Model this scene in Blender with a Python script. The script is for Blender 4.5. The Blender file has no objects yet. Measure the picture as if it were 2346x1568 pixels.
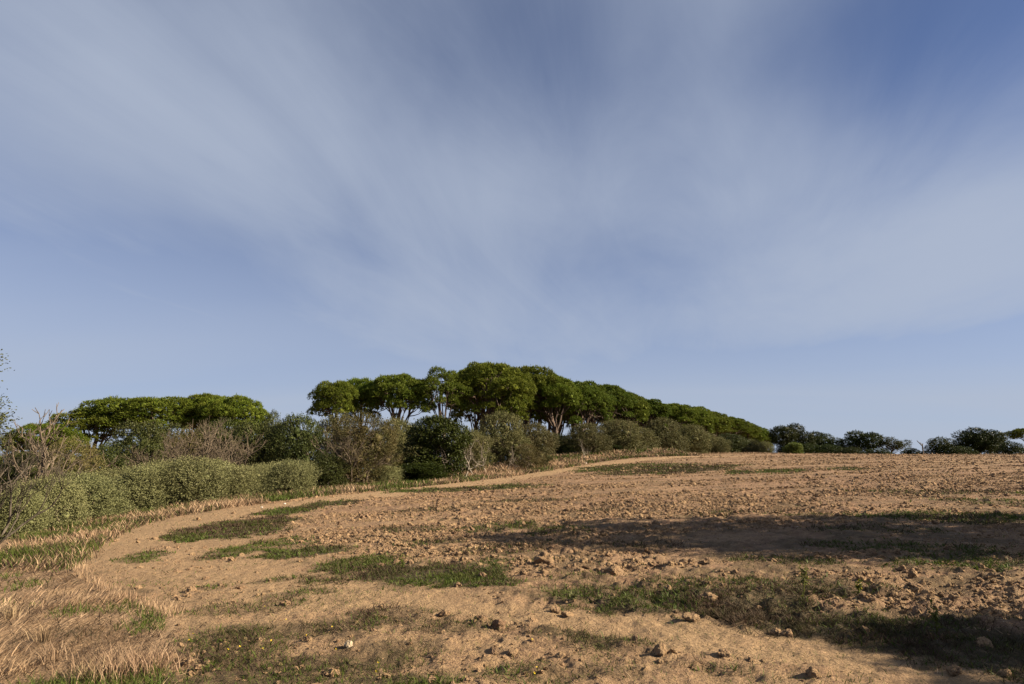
import bpy, math, random
import numpy as np

# ------------------------------------------------------------------ camera
scene = bpy.context.scene
R = math.radians
EYE = 1.65
W0, H0, F0, HOR = 2346.0, 1568.0, 1564.0, 1045.0   # photograph measures (pixels) used for surveying positions
PITCH = math.atan((HOR - H0 / 2) / F0)
cam_data = bpy.data.cameras.new('camera')
cam = bpy.data.objects.new('camera', cam_data)
scene.collection.objects.link(cam)
cam.location = (0, 0, EYE)
cam.rotation_euler = (math.pi / 2 + PITCH, 0, 0)
cam_data.sensor_width = 36.0
cam_data.lens = 36.0 * F0 / W0
cam_data.clip_start = 0.1
cam_data.clip_end = 80000
scene.camera = cam

# ------------------------------------------------------------------ sky, sun, exposure
SUN_EL, SUN_AZ = R(27), R(97)            # azimuth clockwise from +Y: the sun stands to the right, a little behind
world = bpy.data.worlds.new('World')
scene.world = world
world.use_nodes = True


def build_world():
    nt = world.node_tree
    N, L = nt.nodes, nt.links
    bg = N['Background']

    def math_(op, a, b=None, c=None):
        n = N.new('ShaderNodeMath'); n.operation = op
        for i, v in enumerate((a, b, c)):
            if v is None: continue
            if isinstance(v, (int, float)): n.inputs[i].default_value = v
            else: L.new(v, n.inputs[i])
        return n.outputs[0]

    def ramp(v, a, b, lo=0.0, hi=1.0):
        n = N.new('ShaderNodeMapRange'); n.interpolation_type = 'SMOOTHSTEP'
        L.new(v, n.inputs[0])
        for i, k in enumerate((a, b, lo, hi)): n.inputs[i + 1].default_value = k
        return n.outputs[0]

    sky = N.new('ShaderNodeTexSky'); sky.sky_type = 'NISHITA'; sky.sun_disc = False
    sky.sun_elevation = SUN_EL; sky.sun_rotation = SUN_AZ
    sky.altitude = 60; sky.air_density = 0.62; sky.dust_density = 0.5; sky.ozone_density = 3.0
    tc = N.new('ShaderNodeTexCoord')
    nrm = N.new('ShaderNodeVectorMath'); nrm.operation = 'NORMALIZE'
    L.new(tc.outputs['Generated'], nrm.inputs[0])
    sp = N.new('ShaderNodeSeparateXYZ'); L.new(nrm.outputs[0], sp.inputs[0])
    x, y, z = sp.outputs
    zz = math_('ADD', math_('MAXIMUM', z, 0.0), 0.10)
    px, py = math_('DIVIDE', x, zz), math_('DIVIDE', y, zz)     # a cloud deck overhead, seen in perspective

    def noise(cx, cy, sx, sy, rot, detail, rough, dist, seed):
        cb = N.new('ShaderNodeCombineXYZ'); L.new(cx, cb.inputs[0]); L.new(cy, cb.inputs[1]); cb.inputs[2].default_value = seed
        mp = N.new('ShaderNodeMapping'); mp.vector_type = 'POINT'
        L.new(cb.outputs[0], mp.inputs[0]); mp.inputs['Rotation'].default_value = (0, 0, rot)
        mp2 = N.new('ShaderNodeMapping'); L.new(mp.outputs[0], mp2.inputs[0]); mp2.inputs['Scale'].default_value = (sx, sy, 1)
        t = N.new('ShaderNodeTexNoise'); t.inputs['Scale'].default_value = 1.0
        t.inputs['Detail'].default_value = detail; t.inputs['Roughness'].default_value = rough
        t.inputs['Distortion'].default_value = dist
        L.new(mp2.outputs[0], t.inputs['Vector'])
        return t.outputs[0]

    streak = noise(px, py, 0.62, 0.24, R(12), 6.0, 0.55, 1.2, 3.1)
    fine = noise(px, py, 2.3, 0.62, R(20), 10.0, 0.66, 1.3, 9.4)
    broad = noise(px, py, 0.34, 0.26, R(-14), 5.0, 0.55, 0.8, 20.3)

    v = math_('ADD', math_('MULTIPLY', ramp(streak, 0.30, 0.70), 0.22), math_('MULTIPLY', ramp(broad, 0.30, 0.68), 0.36))
    v = math_('ADD', v, math_('MULTIPLY', math_('SUBTRACT', fine, 0.5), 0.32))
    v = math_('ADD', v, 0.24)

    # the larger veils and openings of this afternoon's cirrus, as directions on the sky
    def blob(bx, by, sx, sy, amp):
        u, w = (bx - W0 / 2) / F0, (H0 / 2 - by) / F0
        yy, zu = math.cos(PITCH) - w * math.sin(PITCH), math.sin(PITCH) + w * math.cos(PITCH)
        az, el = math.atan2(u, yy), math.atan2(zu, math.hypot(u, yy))
        a = math_('ARCTAN2', x, y); e = math_('ARCSINE', z)
        da = math_('MULTIPLY', math_('SUBTRACT', a, az), F0 / sx)
        de = math_('MULTIPLY', math_('SUBTRACT', e, el), F0 / sy)
        q = math_('ADD', math_('MULTIPLY', da, da), math_('MULTIPLY', de, de))
        return math_('MULTIPLY', math_('EXPONENT', math_('MULTIPLY', q, -1.0)), amp)
    for b in ((1230, 90, 330, 260, -0.46), (2300, -40, 420, 200, -0.48), (40, 640, 460, 90, -0.16), (1420, 600, 240, 110, -0.20),
              (520, 330, 420, 240, 0.20), (150, 60, 380, 200, 0.22), (1060, 430, 330, 160, 0.14), (560, 560, 380, 70, -0.14),
              (2200, 560, 330, 230, 0.34), (1760, 330, 200, 260, 0.12), (1990, 160, 160, 200, -0.10),
              (2250, 830, 420, 50, -0.34), (1900, 905, 500, 60, -0.22), (900, 730, 500, 90, 0.10)):
        v = math_('ADD', v, blob(*b))
    cover = ramp(v, -0.05, 1.15, 0.10, 0.90)
    low = math_('ADD', ramp(z, -0.04, 0.50, 0.97, 0.0), math_('MULTIPLY', math_('SUBTRACT', noise(px, py, 0.10, 0.45, R(4), 4.0, 0.5, 0.4, 31.0), 0.5), 0.5))
    low = math_('MINIMUM', low, 0.93)
    cover = math_('MAXIMUM', cover, low)
    mix = N.new('ShaderNodeMix'); mix.data_type = 'RGBA'
    L.new(cover, mix.inputs['Factor'])
    tint = N.new('ShaderNodeMix'); tint.data_type = 'RGBA'; tint.blend_type = 'MULTIPLY'; tint.inputs['Factor'].default_value = 1
    L.new(sky.outputs[0], tint.inputs['A']); tint.inputs['B'].default_value = (0.58, 0.66, 0.82, 1)
    L.new(tint.outputs['Result'], mix.inputs['A'])
    mix.inputs['B'].default_value = (3.22, 3.66, 4.52, 1)
    L.new(mix.outputs['Result'], bg.inputs[0])
    bg.inputs[1].default_value = 0.0455


build_world()
sun_data = bpy.data.lights.new('sun', 'SUN')
sun_data.energy = 5.0
sun_data.angle = R(0.55)
sun_data.color = (1.0, 0.86, 0.66)
sun = bpy.data.objects.new('sun', sun_data)
scene.collection.objects.link(sun)
sun.rotation_euler = (math.pi / 2 - SUN_EL, 0, math.pi - SUN_AZ)
scene.view_settings.view_transform = 'Standard'
scene.view_settings.look = 'None'
scene.view_settings.exposure = 1.6
scene.view_settings.gamma = 1.0
scene.render.film_transparent = False
scene.cycles.max_bounces = 6
scene.cycles.diffuse_bounces = 3
scene.cycles.transmission_bounces = 3

# ------------------------------------------------------------------ helpers
col = scene.collection
rng = np.random.default_rng(7)


def link(o, parent=None):
    col.objects.link(o)
    if parent is not None: o.parent = parent
    return o


def tag(o, label=None, cat=None, group=None, kind=None):
    if label: o['label'] = label
    if cat: o['category'] = cat
    if group: o['group'] = group
    if kind: o['kind'] = kind
    return o


def mesh_np(name, v, faces, mat=None, smooth=False, attrs=None):
    """faces: list of int arrays (n,3) or (n,4)"""
    me = bpy.data.meshes.new(name)
    v = np.ascontiguousarray(v, dtype=np.float32)
    faces = [np.asarray(f, dtype=np.int32) for f in (faces if isinstance(faces, list) else [faces]) if len(f)]
    nl = sum(f.size for f in faces); nf = sum(len(f) for f in faces)
    me.vertices.add(len(v)); me.vertices.foreach_set('co', v.ravel())
    me.loops.add(nl); me.polygons.add(nf)
    me.loops.foreach_set('vertex_index', np.concatenate([f.ravel() for f in faces]) if faces else np.zeros(0, np.int32))
    starts, s = [], 0
    for f in faces:
        k = f.shape[1]
        starts.append(s + np.arange(len(f)) * k); s += f.size
    me.polygons.foreach_set('loop_start', np.concatenate(starts).astype(np.int32))
    if smooth: me.polygons.foreach_set('use_smooth', np.ones(nf, bool))
    if attrs:
        for k, a in attrs.items():
            at_ = me.attributes.new(k, 'FLOAT', 'POINT'); at_.data.foreach_set('value', np.asarray(a, np.float32))
    me.update(calc_edges=True)
    if mat: me.materials.append(mat)
    return me


def norm(a):
    return a / np.maximum(np.linalg.norm(a, axis=-1, keepdims=True), 1e-9)


def hash2(ix, iy, seed):
    h = (ix.astype(np.int64) * 374761393 + iy.astype(np.int64) * 668265263 + seed * 1442695041) & 0xFFFFFFFF
    h = ((h ^ (h >> 13)) * 1274126177) & 0xFFFFFFFF
    h = ((h ^ (h >> 16)) * 2246822519) & 0xFFFFFFFF
    return ((h ^ (h >> 15)) & 0xFFFFFF) / float(0xFFFFFF)


def vnoise(x, y, seed=0):
    ix, iy = np.floor(x), np.floor(y)
    fx, fy = x - ix, y - iy
    fx, fy = fx * fx * fx * (fx * (fx * 6 - 15) + 10), fy * fy * fy * (fy * (fy * 6 - 15) + 10)
    a, b = hash2(ix, iy, seed), hash2(ix + 1, iy, seed)
    c, d = hash2(ix, iy + 1, seed), hash2(ix + 1, iy + 1, seed)
    return (a * (1 - fx) + b * fx) * (1 - fy) + (c * (1 - fx) + d * fx) * fy - 0.5


def fbm(x, y, octaves=4, seed=0, gain=0.5):
    s, amp, t = 0.0, 1.0, 0.0
    for i in range(octaves):
        s = s + amp * vnoise(x * 2 ** i + 17.3 * i, y * 2 ** i - 9.1 * i, seed + i)
        t += amp; amp *= gain
    return 2 * s / t


def sstep(x, a, b):
    t = np.clip((x - a) / (b - a), 0, 1)
    return t * t * (3 - 2 * t)


# ------------------------------------------------------------------ terrain survey
def ray(px, py):
    u, v = (px - W0 / 2) / F0, (H0 / 2 - py) / F0
    return u, math.cos(PITCH) - v * math.sin(PITCH), math.sin(PITCH) + v * math.cos(PITCH)


def pd(px, py, d):
    X, Y, Z = ray(px, py)
    return (X / Y * d, d, EYE + Z / Y * d)


CTRL = [pd(*c) for c in ((15, 1252, 19), (100, 1224, 24), (238, 1195, 28), (450, 1155, 33), (600, 1137, 36), (850, 1112, 43),
                         (1000, 1102, 48), (1100, 1090, 54), (1240, 1070, 66), (1300, 1056, 75), (1450, 1046.5, 95),
                         (1600, 1045, 112), (1700, 1045, 122), (1850, 1047, 112), (2100, 1046, 95), (2340, 1043.5, 80))]
CTRL += [(0, 0, 0), (6, 6, 0.03), (-5, 5, -.14), (4, 14, .1), (-4, 14, -.24), (12, 14, .27), (20, 30, .62), (0, 30, -.02),
         (20, 60, 1.12), (8, 45, .40), (40, 50, 1.32), (0, -20, -.2), (25, -20, .3), (-25, -10, -1.3), (-30, 36, -2.1),
         (-50, 90, -2.8), (-22, 75, -1.3), (-5, 100, -.6), (20, 150, .4), (70, 150, .55), (110, 210, -1.4), (40, 230, -1.6),
         (-40, 150, -3.), (130, 90, 1.1), (90, 60, 1.6), (40, 10, .7), (70, -40, .7), (-60, 20, -3.2), (-60, -60, -2.5),
         (0, -80, -.6), (150, 20, 1.2), (150, -80, .5), (-100, 180, -5), (200, 180, -1.), (60, 300, -4), (-140, 60, -6)]
CTRL = np.array(CTRL)


def _tps_fit(P, z, lam=0.4):
    n = len(P)
    d = np.linalg.norm(P[:, None] - P[None], axis=-1)
    K = np.where(d > 0, d * d * np.log(np.maximum(d, 1e-9)), 0) + lam * np.eye(n)
    Q = np.c_[np.ones(n), P]
    A = np.zeros((n + 3, n + 3)); A[:n, :n] = K; A[:n, n:] = Q; A[n:, :n] = Q.T
    return np.linalg.solve(A, np.r_[z, 0, 0, 0])


TPS = _tps_fit(CTRL[:, :2], CTRL[:, 2])


def hbase(x, y):
    x, y = np.asarray(x, float), np.asarray(y, float)
    sh = x.shape; x, y = x.ravel(), y.ravel()
    r = np.hypot(x, y)
    k = np.minimum(1, 210 / np.maximum(r, 1e-6))
    cx, cy = x * k, y * k
    z = TPS[-3] + TPS[-2] * cx + TPS[-1] * cy
    for i in range(len(CTRL)):
        d2 = (cx - CTRL[i, 0]) ** 2 + (cy - CTRL[i, 1]) ** 2
        z = z + TPS[i] * 0.5 * d2 * np.log(np.maximum(d2, 1e-12))
    z = z - 46 * sstep(r, 180, 2600) - 6 * sstep(r, 190, 600)
    return z.reshape(sh)


def at_base(px, py):
    """where the line of sight through a photograph point meets the terrain"""
    X, Y, Z = ray(px, py)
    t = np.geomspace(3, 260, 1200)
    g = hbase(X * t, Y * t) - (EYE + Z * t)
    i = np.argmax(g > 0)
    if g[i] <= 0: i = int(np.argmax(g))
    elif i > 0:
        t0, t1 = t[i - 1], t[i]; g0, g1 = g[i - 1], g[i]
        t = t.copy(); t[i] = t0 + (t1 - t0) * (-g0) / (g1 - g0)
    return np.array((X * t[i], Y * t[i]))


def line(pts):
    return np.array([at_base(*p) for p in pts])


def dist_line(x, y, L, hw=None):
    """distance to a polyline; with hw (half widths per point) the distance in units of the local half width"""
    best = np.full(np.shape(x), 1e9)
    for i in range(len(L) - 1):
        a, b = L[i], L[i + 1]
        ab = b - a
        t = np.clip(((x - a[0]) * ab[0] + (y - a[1]) * ab[1]) / (ab @ ab), 0, 1)
        d = np.hypot(x - a[0] - t * ab[0], y - a[1] - t * ab[1])
        if hw is not None: d = d / (hw[i] * (1 - t) + hw[i + 1] * t)
        best = np.minimum(best, d)
    return best


def inside(x, y, P):
    r = np.zeros(np.shape(x), bool)
    j = len(P) - 1
    for i in range(len(P)):
        xi, yi, xj, yj = *P[i], *P[j]
        c = ((yi > y) != (yj > y)) & (x < (xj - xi) * (y - yi) / ((yj - yi) if yj != yi else 1e-9) + xi)
        r ^= c; j = i
    return r


TRACK = line([(1690, 1046), (1560, 1047), (1450, 1055), (1300, 1076), (1200, 1091), (1100, 1105), (950, 1124), (800, 1141), (650, 1158), (500, 1182),
              (400, 1210), (345, 1243), (385, 1276), (480, 1308), (640, 1345), (850, 1374), (1100, 1398), (1350, 1422), (1600, 1452),
              (1900, 1492), (2330, 1560)])
TRACK_HW = np.array([1.6, 1.7, 1.8, 1.9, 1.8, 1.7, 1.6, 1.5, 1.5, 1.7, 2.2, 2.3, 1.5, 1.1, .8, .6, .5, .5, .5, .5, .5])
EDGE_OUT = line([(380, 1568), (380, 1420), (270, 1372), (195, 1330), (158, 1292), (215, 1248), (300, 1207), (400, 1182), (520, 1164), (700, 1141), (900, 1122),
                 (1100, 1100), (1200, 1087), (1350, 1061), (1450, 1049), (1600, 1044)])
FIELD = np.vstack([EDGE_OUT, [(34, 121), (60, 126), (110, 120), (170, 60), (170, -30), (10, -40), (-2.5, 3)]])
BUSH_LINE = line([(8, 1300), (70, 1232), (190, 1196), (300, 1174), (450, 1156), (600, 1137), (800, 1115), (1000, 1099), (1150, 1081), (1290, 1056), (1420, 1047),
                  (1600, 1043)])
VERGE_OUT = line([(158, 1300), (215, 1248), (300, 1207), (400, 1182), (520, 1164), (700, 1141), (900, 1122), (1050, 1106), (1200, 1087), (1340, 1063), (1450, 1049),
                  (1600, 1044)])

# grass patches: photograph centre, half extents, green share, density
PATCH_PX = [
    (425, 1227, 34, 15, .95, 1.0), (520, 1215, 105, 17, .45, 1.0), (600, 1196, 85, 12, .12, 1.0), (660, 1171, 60, 8, .5, 1.0),
    (765, 1153, 58, 5.5, .6, 1.0), (540, 1264, 75, 13, .8, .8), (700, 1266, 95, 12, .5, 1.0), (645, 1246, 80, 10, .8, .55),
    (330, 1278, 45, 9, .85, .6), (820, 1297, 75, 18, .8, .8), (960, 1312, 200, 24, .55, 1.0), (1095, 1330, 95, 17, .7, .9),
    (880, 1278, 60, 10, .7, .5), (1330, 1365, 110, 26, .6, .9), (1520, 1378, 190, 34, .5, 1.0), (1720, 1392, 190, 36, .35, 1.0),
    (1900, 1425, 210, 42, .3, 1.0), (2100, 1450, 190, 48, .3, 1.0), (2300, 1480, 130, 50, .3, 1.0), (1690, 1345, 200, 14, .8, .5),
    (1850, 1345, 130, 18, .75, .7), (1050, 1122, 140, 5, .7, .9), (1170, 1113, 70, 3.5, .6, .8), (1390, 1076, 62, 5.5, .75, .9),
    (1480, 1068, 120, 5, .7, .7), (1560, 1076, 110, 7, .3, .8), (1470, 1084, 90, 5, .35, .6), (1620, 1068, 90, 3, .4, .6),
    (1160, 1208, 95, 8, .5, .8), (1260, 1215, 90, 9, .5, .6), (930, 1215, 90, 7, .2, .6), (1000, 1246, 70, 7, .4, .5),
    (1150, 1262, 110, 8, .2, .5), (2210, 1186, 160, 12, .8, .8), (2060, 1252, 150, 12, .8, .6), (2260, 1285, 120, 20, .85, .8),
    (2010, 1214, 130, 10, .6, .5), (1800, 1283, 120, 11, .7, .6), (2150, 1300, 130, 10, .8, .6), (1900, 1180, 90, 6, .7, .5),
    (2250, 1150, 120, 6, .7, .6), (2150, 1128, 130, 4, .4, .5), (1695, 1082, 26, 4.5, .9, 1.0), (1785, 1080, 52, 5, .85, .9),
    (1930, 1075, 40, 3, .8, .7), (1700, 1175, 80, 5, .6, .4), (1460, 1250, 100, 8, .3, .4), (1340, 1320, 70, 7, .8, .5),
    (700, 1360, 90, 8, .8, .45), (560, 1395, 120, 14, .7, .35), (900, 1405, 110, 14, .3, .5), (1070, 1440, 120, 16, .4, .5),
    (1270, 1452, 70, 12, .3, .8), (1390, 1470, 90, 12, .4, .6), (620, 1330, 60, 5, .85, .5), (760, 1330, 70, 6, .85, .6),
    (470, 1345, 60, 6, .8, .3), (1215, 1290, 60, 5, .7, .4), (830, 1235, 60, 5, .2, .5), (1380, 1170, 90, 4, .3, .4),
    (1000, 1168, 110, 4, .15, .5), (1200, 1148, 90, 3.5, .2, .5), (640, 1540, 300, 40, .95, .8), (900, 1560, 170, 22, .95, .9),
    (520, 1480, 120, 30, .8, .6), (1150, 1540, 170, 24, .8, .5), (740, 1440, 200, 18, .30, .6), (1400, 1540, 100, 18, .5, .5),
    (1640, 1530, 90, 14, .5, .3),
]


def world_patch(cx, cy, rx, ry, g, dn):
    c = at_base(cx, cy)
    d = np.hypot(*c)
    a, b = at_base(cx, cy - ry), at_base(cx, min(cy + ry, 1640))
    rad = c / d
    rb = max(0.12, min(0.5 * np.linalg.norm(a - b), 7.0))
    return dict(c=c, d=d, rad=rad, tan=np.array((rad[1], -rad[0])), ra=rx / F0 * d * 1.02, rb=rb, g=g, dn=dn)


PATCHES = [world_patch(*p) for p in PATCH_PX]


def patch_value(p, x, y):
    dx, dy = x - p['c'][0], y - p['c'][1]
    a = (dx * p['tan'][0] + dy * p['tan'][1]) / p['ra']
    b = (dx * p['rad'][0] + dy * p['rad'][1]) / p['rb']
    return 1 - np.sqrt(a * a + b * b)


def cover(x, y):
    """how much grass litter covers the soil, and how green it is"""
    dens = np.zeros(np.shape(x)); green = np.zeros(np.shape(x)); wsum = np.full(np.shape(x), 1e-6)
    wob = fbm(x * 0.9, y * 0.9, 3, 40) * 0.45 + fbm(x * 4, y * 4, 2, 44) * 0.25
    for p in PATCHES:
        near = (np.abs(x - p['c'][0]) < p['ra'] * 2 + p['rb'] * 2) & (np.abs(y - p['c'][1]) < p['ra'] * 2 + p['rb'] * 2)
        if not near.any(): continue
        v = sstep(patch_value(p, x[near], y[near]) * 1.0 + .18 + wob[near], 0.05, 0.42) * p['dn']
        dens[near] = np.maximum(dens[near], v)
        green[near] += v * p['g']; wsum[near] += v
    r = np.hypot(x, y)
    bits = sstep(fbm(x * 1.1, y * 1.1, 4, 77, .6) - .30 * sstep(-x, 0, 4) * sstep(y, 7, 9) * (1 - sstep(-x - .35 * y, 0, 2)), -.02, .30) * (.6 - .2 * sstep(r, 14, 40))
    return np.maximum(dens, bits * (1 - .8 * (1 - sstep(dist_line(x, y, TRACK, TRACK_HW), .7, 1.2)))), green / wsum


def zones(x, y):
    tr = 1 - sstep(dist_line(x, y, TRACK, TRACK_HW) + 0.35 * fbm(x * .8, y * .8, 3, 5), 0.6, 1.4)
    fld = inside(x + 0.25 * fbm(x * 1.1, y * 1.1, 2, 8), y + 0.3 * fbm(x * 1.1, y * 1.1, 2, 9), FIELD)
    corner = sstep(dist_line(x, y, TRACK[10:15]) + 0.5 * fbm(x * .5, y * .5, 2, 6), 2.0, 4.2)      # the smooth turning place at the field corner
    left = sstep(x + 0.12 * y + 0.9 * fbm(x * .4, y * .4, 2, 7), -6.0, -3.5)
    till = fld * (1 - tr) * np.where(y < 30, np.maximum(corner * left, 0.0), 1.0)
    low = sstep(np.hypot(x, y) + 0.7 * fbm(x * .6, y * .6, 2, 3), 6.0, 8.2)       # trampled headland next to the camera
    till = till * (0.35 + 0.65 * low)
    return tr * fld, fld.astype(float), till


def micro(x, y, tr, fld, till):
    r = np.hypot(x, y)
    hi = 1 - sstep(r, 22, 60)
    billow = np.abs(fbm(x * 2.3, y * 2.3, 2, 21)) * 1.7 - 0.45
    lumps = fbm(x * 5.2, y * 5.2, 3, 25)
    fine = fbm(x * 14, y * 14, 2, 29)
    clump = sstep(fbm(x * .55, y * .55, 2, 31), -.35, .3)
    near = 1 - sstep(r, 10, 24)
    z = till * (0.045 * fbm(x * .8, y * .8, 2, 11) + hi * (0.050 * lumps * (0.5 + clump) - 0.05 * billow * clump) + near * 0.028 * fine)
    z += (1 - till) * fld * (0.028 * fbm(x * .9, y * .9, 3, 14) + hi * 0.020 * lumps + near * 0.014 * fine)
    z += (1 - fld) * (0.10 * fbm(x * .5, y * .5, 3, 17) + hi * 0.03 * lumps)
    # wheel ruts pressed into the sandy track
    return z


def bank(x, y):
    """a low bank rises behind the track on its outer side"""
    d = dist_line(x, y, np.vstack([EDGE_OUT[10:], [(34, 121), (60, 126)]]))
    out = ~inside(x, y, FIELD)
    return np.where(out, 0.6 * sstep(d, 0.6, 3.5) * (1 - sstep(d, 9, 20)) * sstep(y, 44, 62) * (1 - sstep(y, 78, 98)), 0.0)


def ground(x, y):
    x, y = np.atleast_1d(np.asarray(x, float)), np.atleast_1d(np.asarray(y, float))
    tr, fld, till = zones(x, y)
    return hbase(x, y) + micro(x, y, tr, fld, till) + bank(x, y)


def gz(x, y):
    return float(ground(x, y)[0])


# ------------------------------------------------------------------ materials
def new_mat(name):
    m = bpy.data.materials.new(name); m.use_nodes = True
    return m, m.node_tree.nodes, m.node_tree.links


def n_noise(N, L, vec, scale, detail=4, rough=0.55, dist=0.0):
    t = N.new('ShaderNodeTexNoise')
    t.inputs['Scale'].default_value = scale; t.inputs['Detail'].default_value = detail
    t.inputs['Roughness'].default_value = rough; t.inputs['Distortion'].default_value = dist
    if vec is not None: L.new(vec, t.inputs['Vector'])
    return t.outputs[0]


def n_ramp(N, L, v, a, b, lo=0.0, hi=1.0):
    n = N.new('ShaderNodeMapRange'); L.new(v, n.inputs[0])
    for i, k in enumerate((a, b, lo, hi)): n.inputs[i + 1].default_value = k
    return n.outputs[0]


def n_mix(N, L, f, a, b, blend='MIX'):
    m = N.new('ShaderNodeMix'); m.data_type = 'RGBA'; m.blend_type = blend
    for s, v in (('Factor', f), ('A', a), ('B', b)):
        if isinstance(v, (int, float)): m.inputs[s].default_value = v
        elif isinstance(v, tuple): m.inputs[s].default_value = (*v, 1)
        else: L.new(v, m.inputs[s])
    return m.outputs['Result']


def n_math(N, L, op, a, b):
    n = N.new('ShaderNodeMath'); n.operation = op
    for i, v in enumerate((a, b)):
        if isinstance(v, (int, float)): n.inputs[i].default_value = v
        else: L.new(v, n.inputs[i])
    return n.outputs[0]


def soil_material(name, use_attr=True):
    m, N, L = new_mat(name)
    b = N['Principled BSDF']; b.inputs['Roughness'].default_value = 0.95
    b.inputs['Specular IOR Level'].default_value = 0.1
    geo = N.new('ShaderNodeNewGeometry'); pos = geo.outputs['Position']
    big = n_noise(N, L, pos, 0.22, 4); mid = n_noise(N, L, pos, 2.2, 5, 0.6); fine = n_noise(N, L, pos, 24, 4, 0.65)
    grit = n_noise(N, L, pos, 110, 2, 0.6)
    c = n_mix(N, L, n_ramp(N, L, big, 0.35, 0.65), (0.304, 0.204, 0.111), (0.255, 0.166, 0.092))
    c = n_mix(N, L, n_ramp(N, L, mid, 0.45, 0.70, 0, 0.55), c, (0.235, 0.140, 0.082))
    c = n_mix(N, L, n_ramp(N, L, fine, 0.50, 0.75, 0, 0.55), c, (0.350, 0.243, 0.135))
    c = n_mix(N, L, n_ramp(N, L, grit, 0.60, 0.70, 0, 0.6), c, (0.12, 0.075, 0.05))
    c = n_mix(N, L, n_ramp(N, L, n_noise(N, L, pos, 38, 3, 0.6, 0.6), 0.54, 0.62, 0, 0.9), c, (0.115, 0.072, 0.050))
    if use_attr:
        def attr(k):
            a = N.new('ShaderNodeAttribute'); a.attribute_name = k
            return a.outputs['Fac']
        tilled, track, litter, verge = attr('tilled'), attr('track'), attr('litter'), attr('verge')
        # tilled strips: crumbs of last year's straw and purple-brown earth, with shade between clods painted in, in bands along the rows
        mp = N.new('ShaderNodeMapping'); L.new(pos, mp.inputs[0])
        mp.inputs['Rotation'].default_value = (0, 0, R(-12)); mp.inputs['Scale'].default_value = (0.10, 0.55, 1)
        rows = n_noise(N, L, mp.outputs[0], 1.0, 4, 0.55)
        crumbs = n_noise(N, L, pos, 5.5, 6, 0.68, 0.3)
        dark = n_math(N, L, 'MULTIPLY', n_ramp(N, L, crumbs, 0.44, 0.56), n_ramp(N, L, rows, 0.36, 0.60, 0.45, 1.0))
        far = n_ramp(N, L, n_noise(N, L, pos, 0.03, 2), 0.4, 0.6)
        c = n_mix(N, L, n_math(N, L, 'MULTIPLY', dark, n_math(N, L, 'MULTIPLY', tilled, 0.72)), c, (0.125, 0.072, 0.050))
        c = n_mix(N, L, n_math(N, L, 'MULTIPLY', tilled, n_math(N, L, 'MULTIPLY', far, 0.35)), c, (0.200, 0.115, 0.075))
        c = n_mix(N, L, n_math(N, L, 'MULTIPLY', track, 0.3), c, n_mix(N, L, n_ramp(N, L, fine, 0.4, 0.7), (0.300, 0.203, 0.110), (0.350, 0.240, 0.132)))
        lit = n_math(N, L, 'MULTIPLY', litter, n_ramp(N, L, n_noise(N, L, pos, 9, 5, 0.7), 0.30, 0.50, 0.45, 1.0))
        c = n_mix(N, L, lit, c, (0.060, 0.047, 0.026))
        vn = n_noise(N, L, pos, 1.6, 5, 0.6)
        vc = n_mix(N, L, n_ramp(N, L, vn, 0.4, 0.6), (0.20, 0.130, 0.076), (0.30, 0.200, 0.116))
        vc = n_mix(N, L, n_ramp(N, L, n_noise(N, L, pos, 30, 3, 0.7), 0.5, 0.65, 0, 0.55), vc, (0.09, 0.060, 0.036))
        c = n_mix(N, L, n_math(N, L, 'MULTIPLY', verge, 0.9), c, vc)
    else:
        oi = N.new('ShaderNodeObjectInfo')
        c = n_mix(N, L, n_ramp(N, L, oi.outputs['Random'], 0.5, 1.0, 0, 0.5), c, (0.140, 0.085, 0.056))
    L.new(c, b.inputs['Base Color'])
    h = n_math(N, L, 'ADD', n_math(N, L, 'MULTIPLY', n_noise(N, L, pos, 9, 6, 0.65), 1.0), n_math(N, L, 'MULTIPLY', n_noise(N, L, pos, 45, 4, 0.7), 0.45))
    bp = N.new('ShaderNodeBump'); bp.inputs['Strength'].default_value = 1.0; bp.inputs['Distance'].default_value = 0.07
    L.new(h, bp.inputs['Height']); L.new(bp.outputs[0], b.inputs['Normal'])
    return m


def leaf_material(name, c1, c2, c3=None, trans=0.22, rough=0.55, patch=0.5):
    m, N, L = new_mat(name)
    b = N['Principled BSDF']; b.inputs['Roughness'].default_value = rough; b.inputs['Specular IOR Level'].default_value = 0.10
    geo = N.new('ShaderNodeNewGeometry'); oi = N.new('ShaderNodeObjectInfo')
    c = n_mix(N, L, n_ramp(N, L, geo.outputs['Random Per Island'], 0.0, 1.0), c1, c2)
    if c3:
        nz = n_noise(N, L, geo.outputs['Position'], 0.9, 3)
        c = n_mix(N, L, n_math(N, L, 'MULTIPLY', n_ramp(N, L, nz, 0.45, 0.62), patch), c, c3)
    hs = N.new('ShaderNodeHueSaturation'); L.new(c, hs.inputs['Color'])
    L.new(n_ramp(N, L, oi.outputs['Random'], 0, 1, 0.485, 0.512), hs.inputs['Hue'])
    rv = n_math(N, L, 'FRACT', n_math(N, L, 'MULTIPLY', oi.outputs['Random'], 7.13), 0)
    L.new(n_ramp(N, L, rv, 0, 1, 0.72, 1.12), hs.inputs['Value'])
    c = hs.outputs[0]
    L.new(c, b.inputs['Base Color'])
    if trans > 0:
        tr = N.new('ShaderNodeBsdfTranslucent'); L.new(c, tr.inputs['Color'])
        ms = N.new('ShaderNodeMixShader'); ms.inputs[0].default_value = trans
        L.new(b.outputs[0], ms.inputs[1]); L.new(tr.outputs[0], ms.inputs[2])
        L.new(ms.outputs[0], N['Material Output'].inputs['Surface'])
    return m


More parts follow.
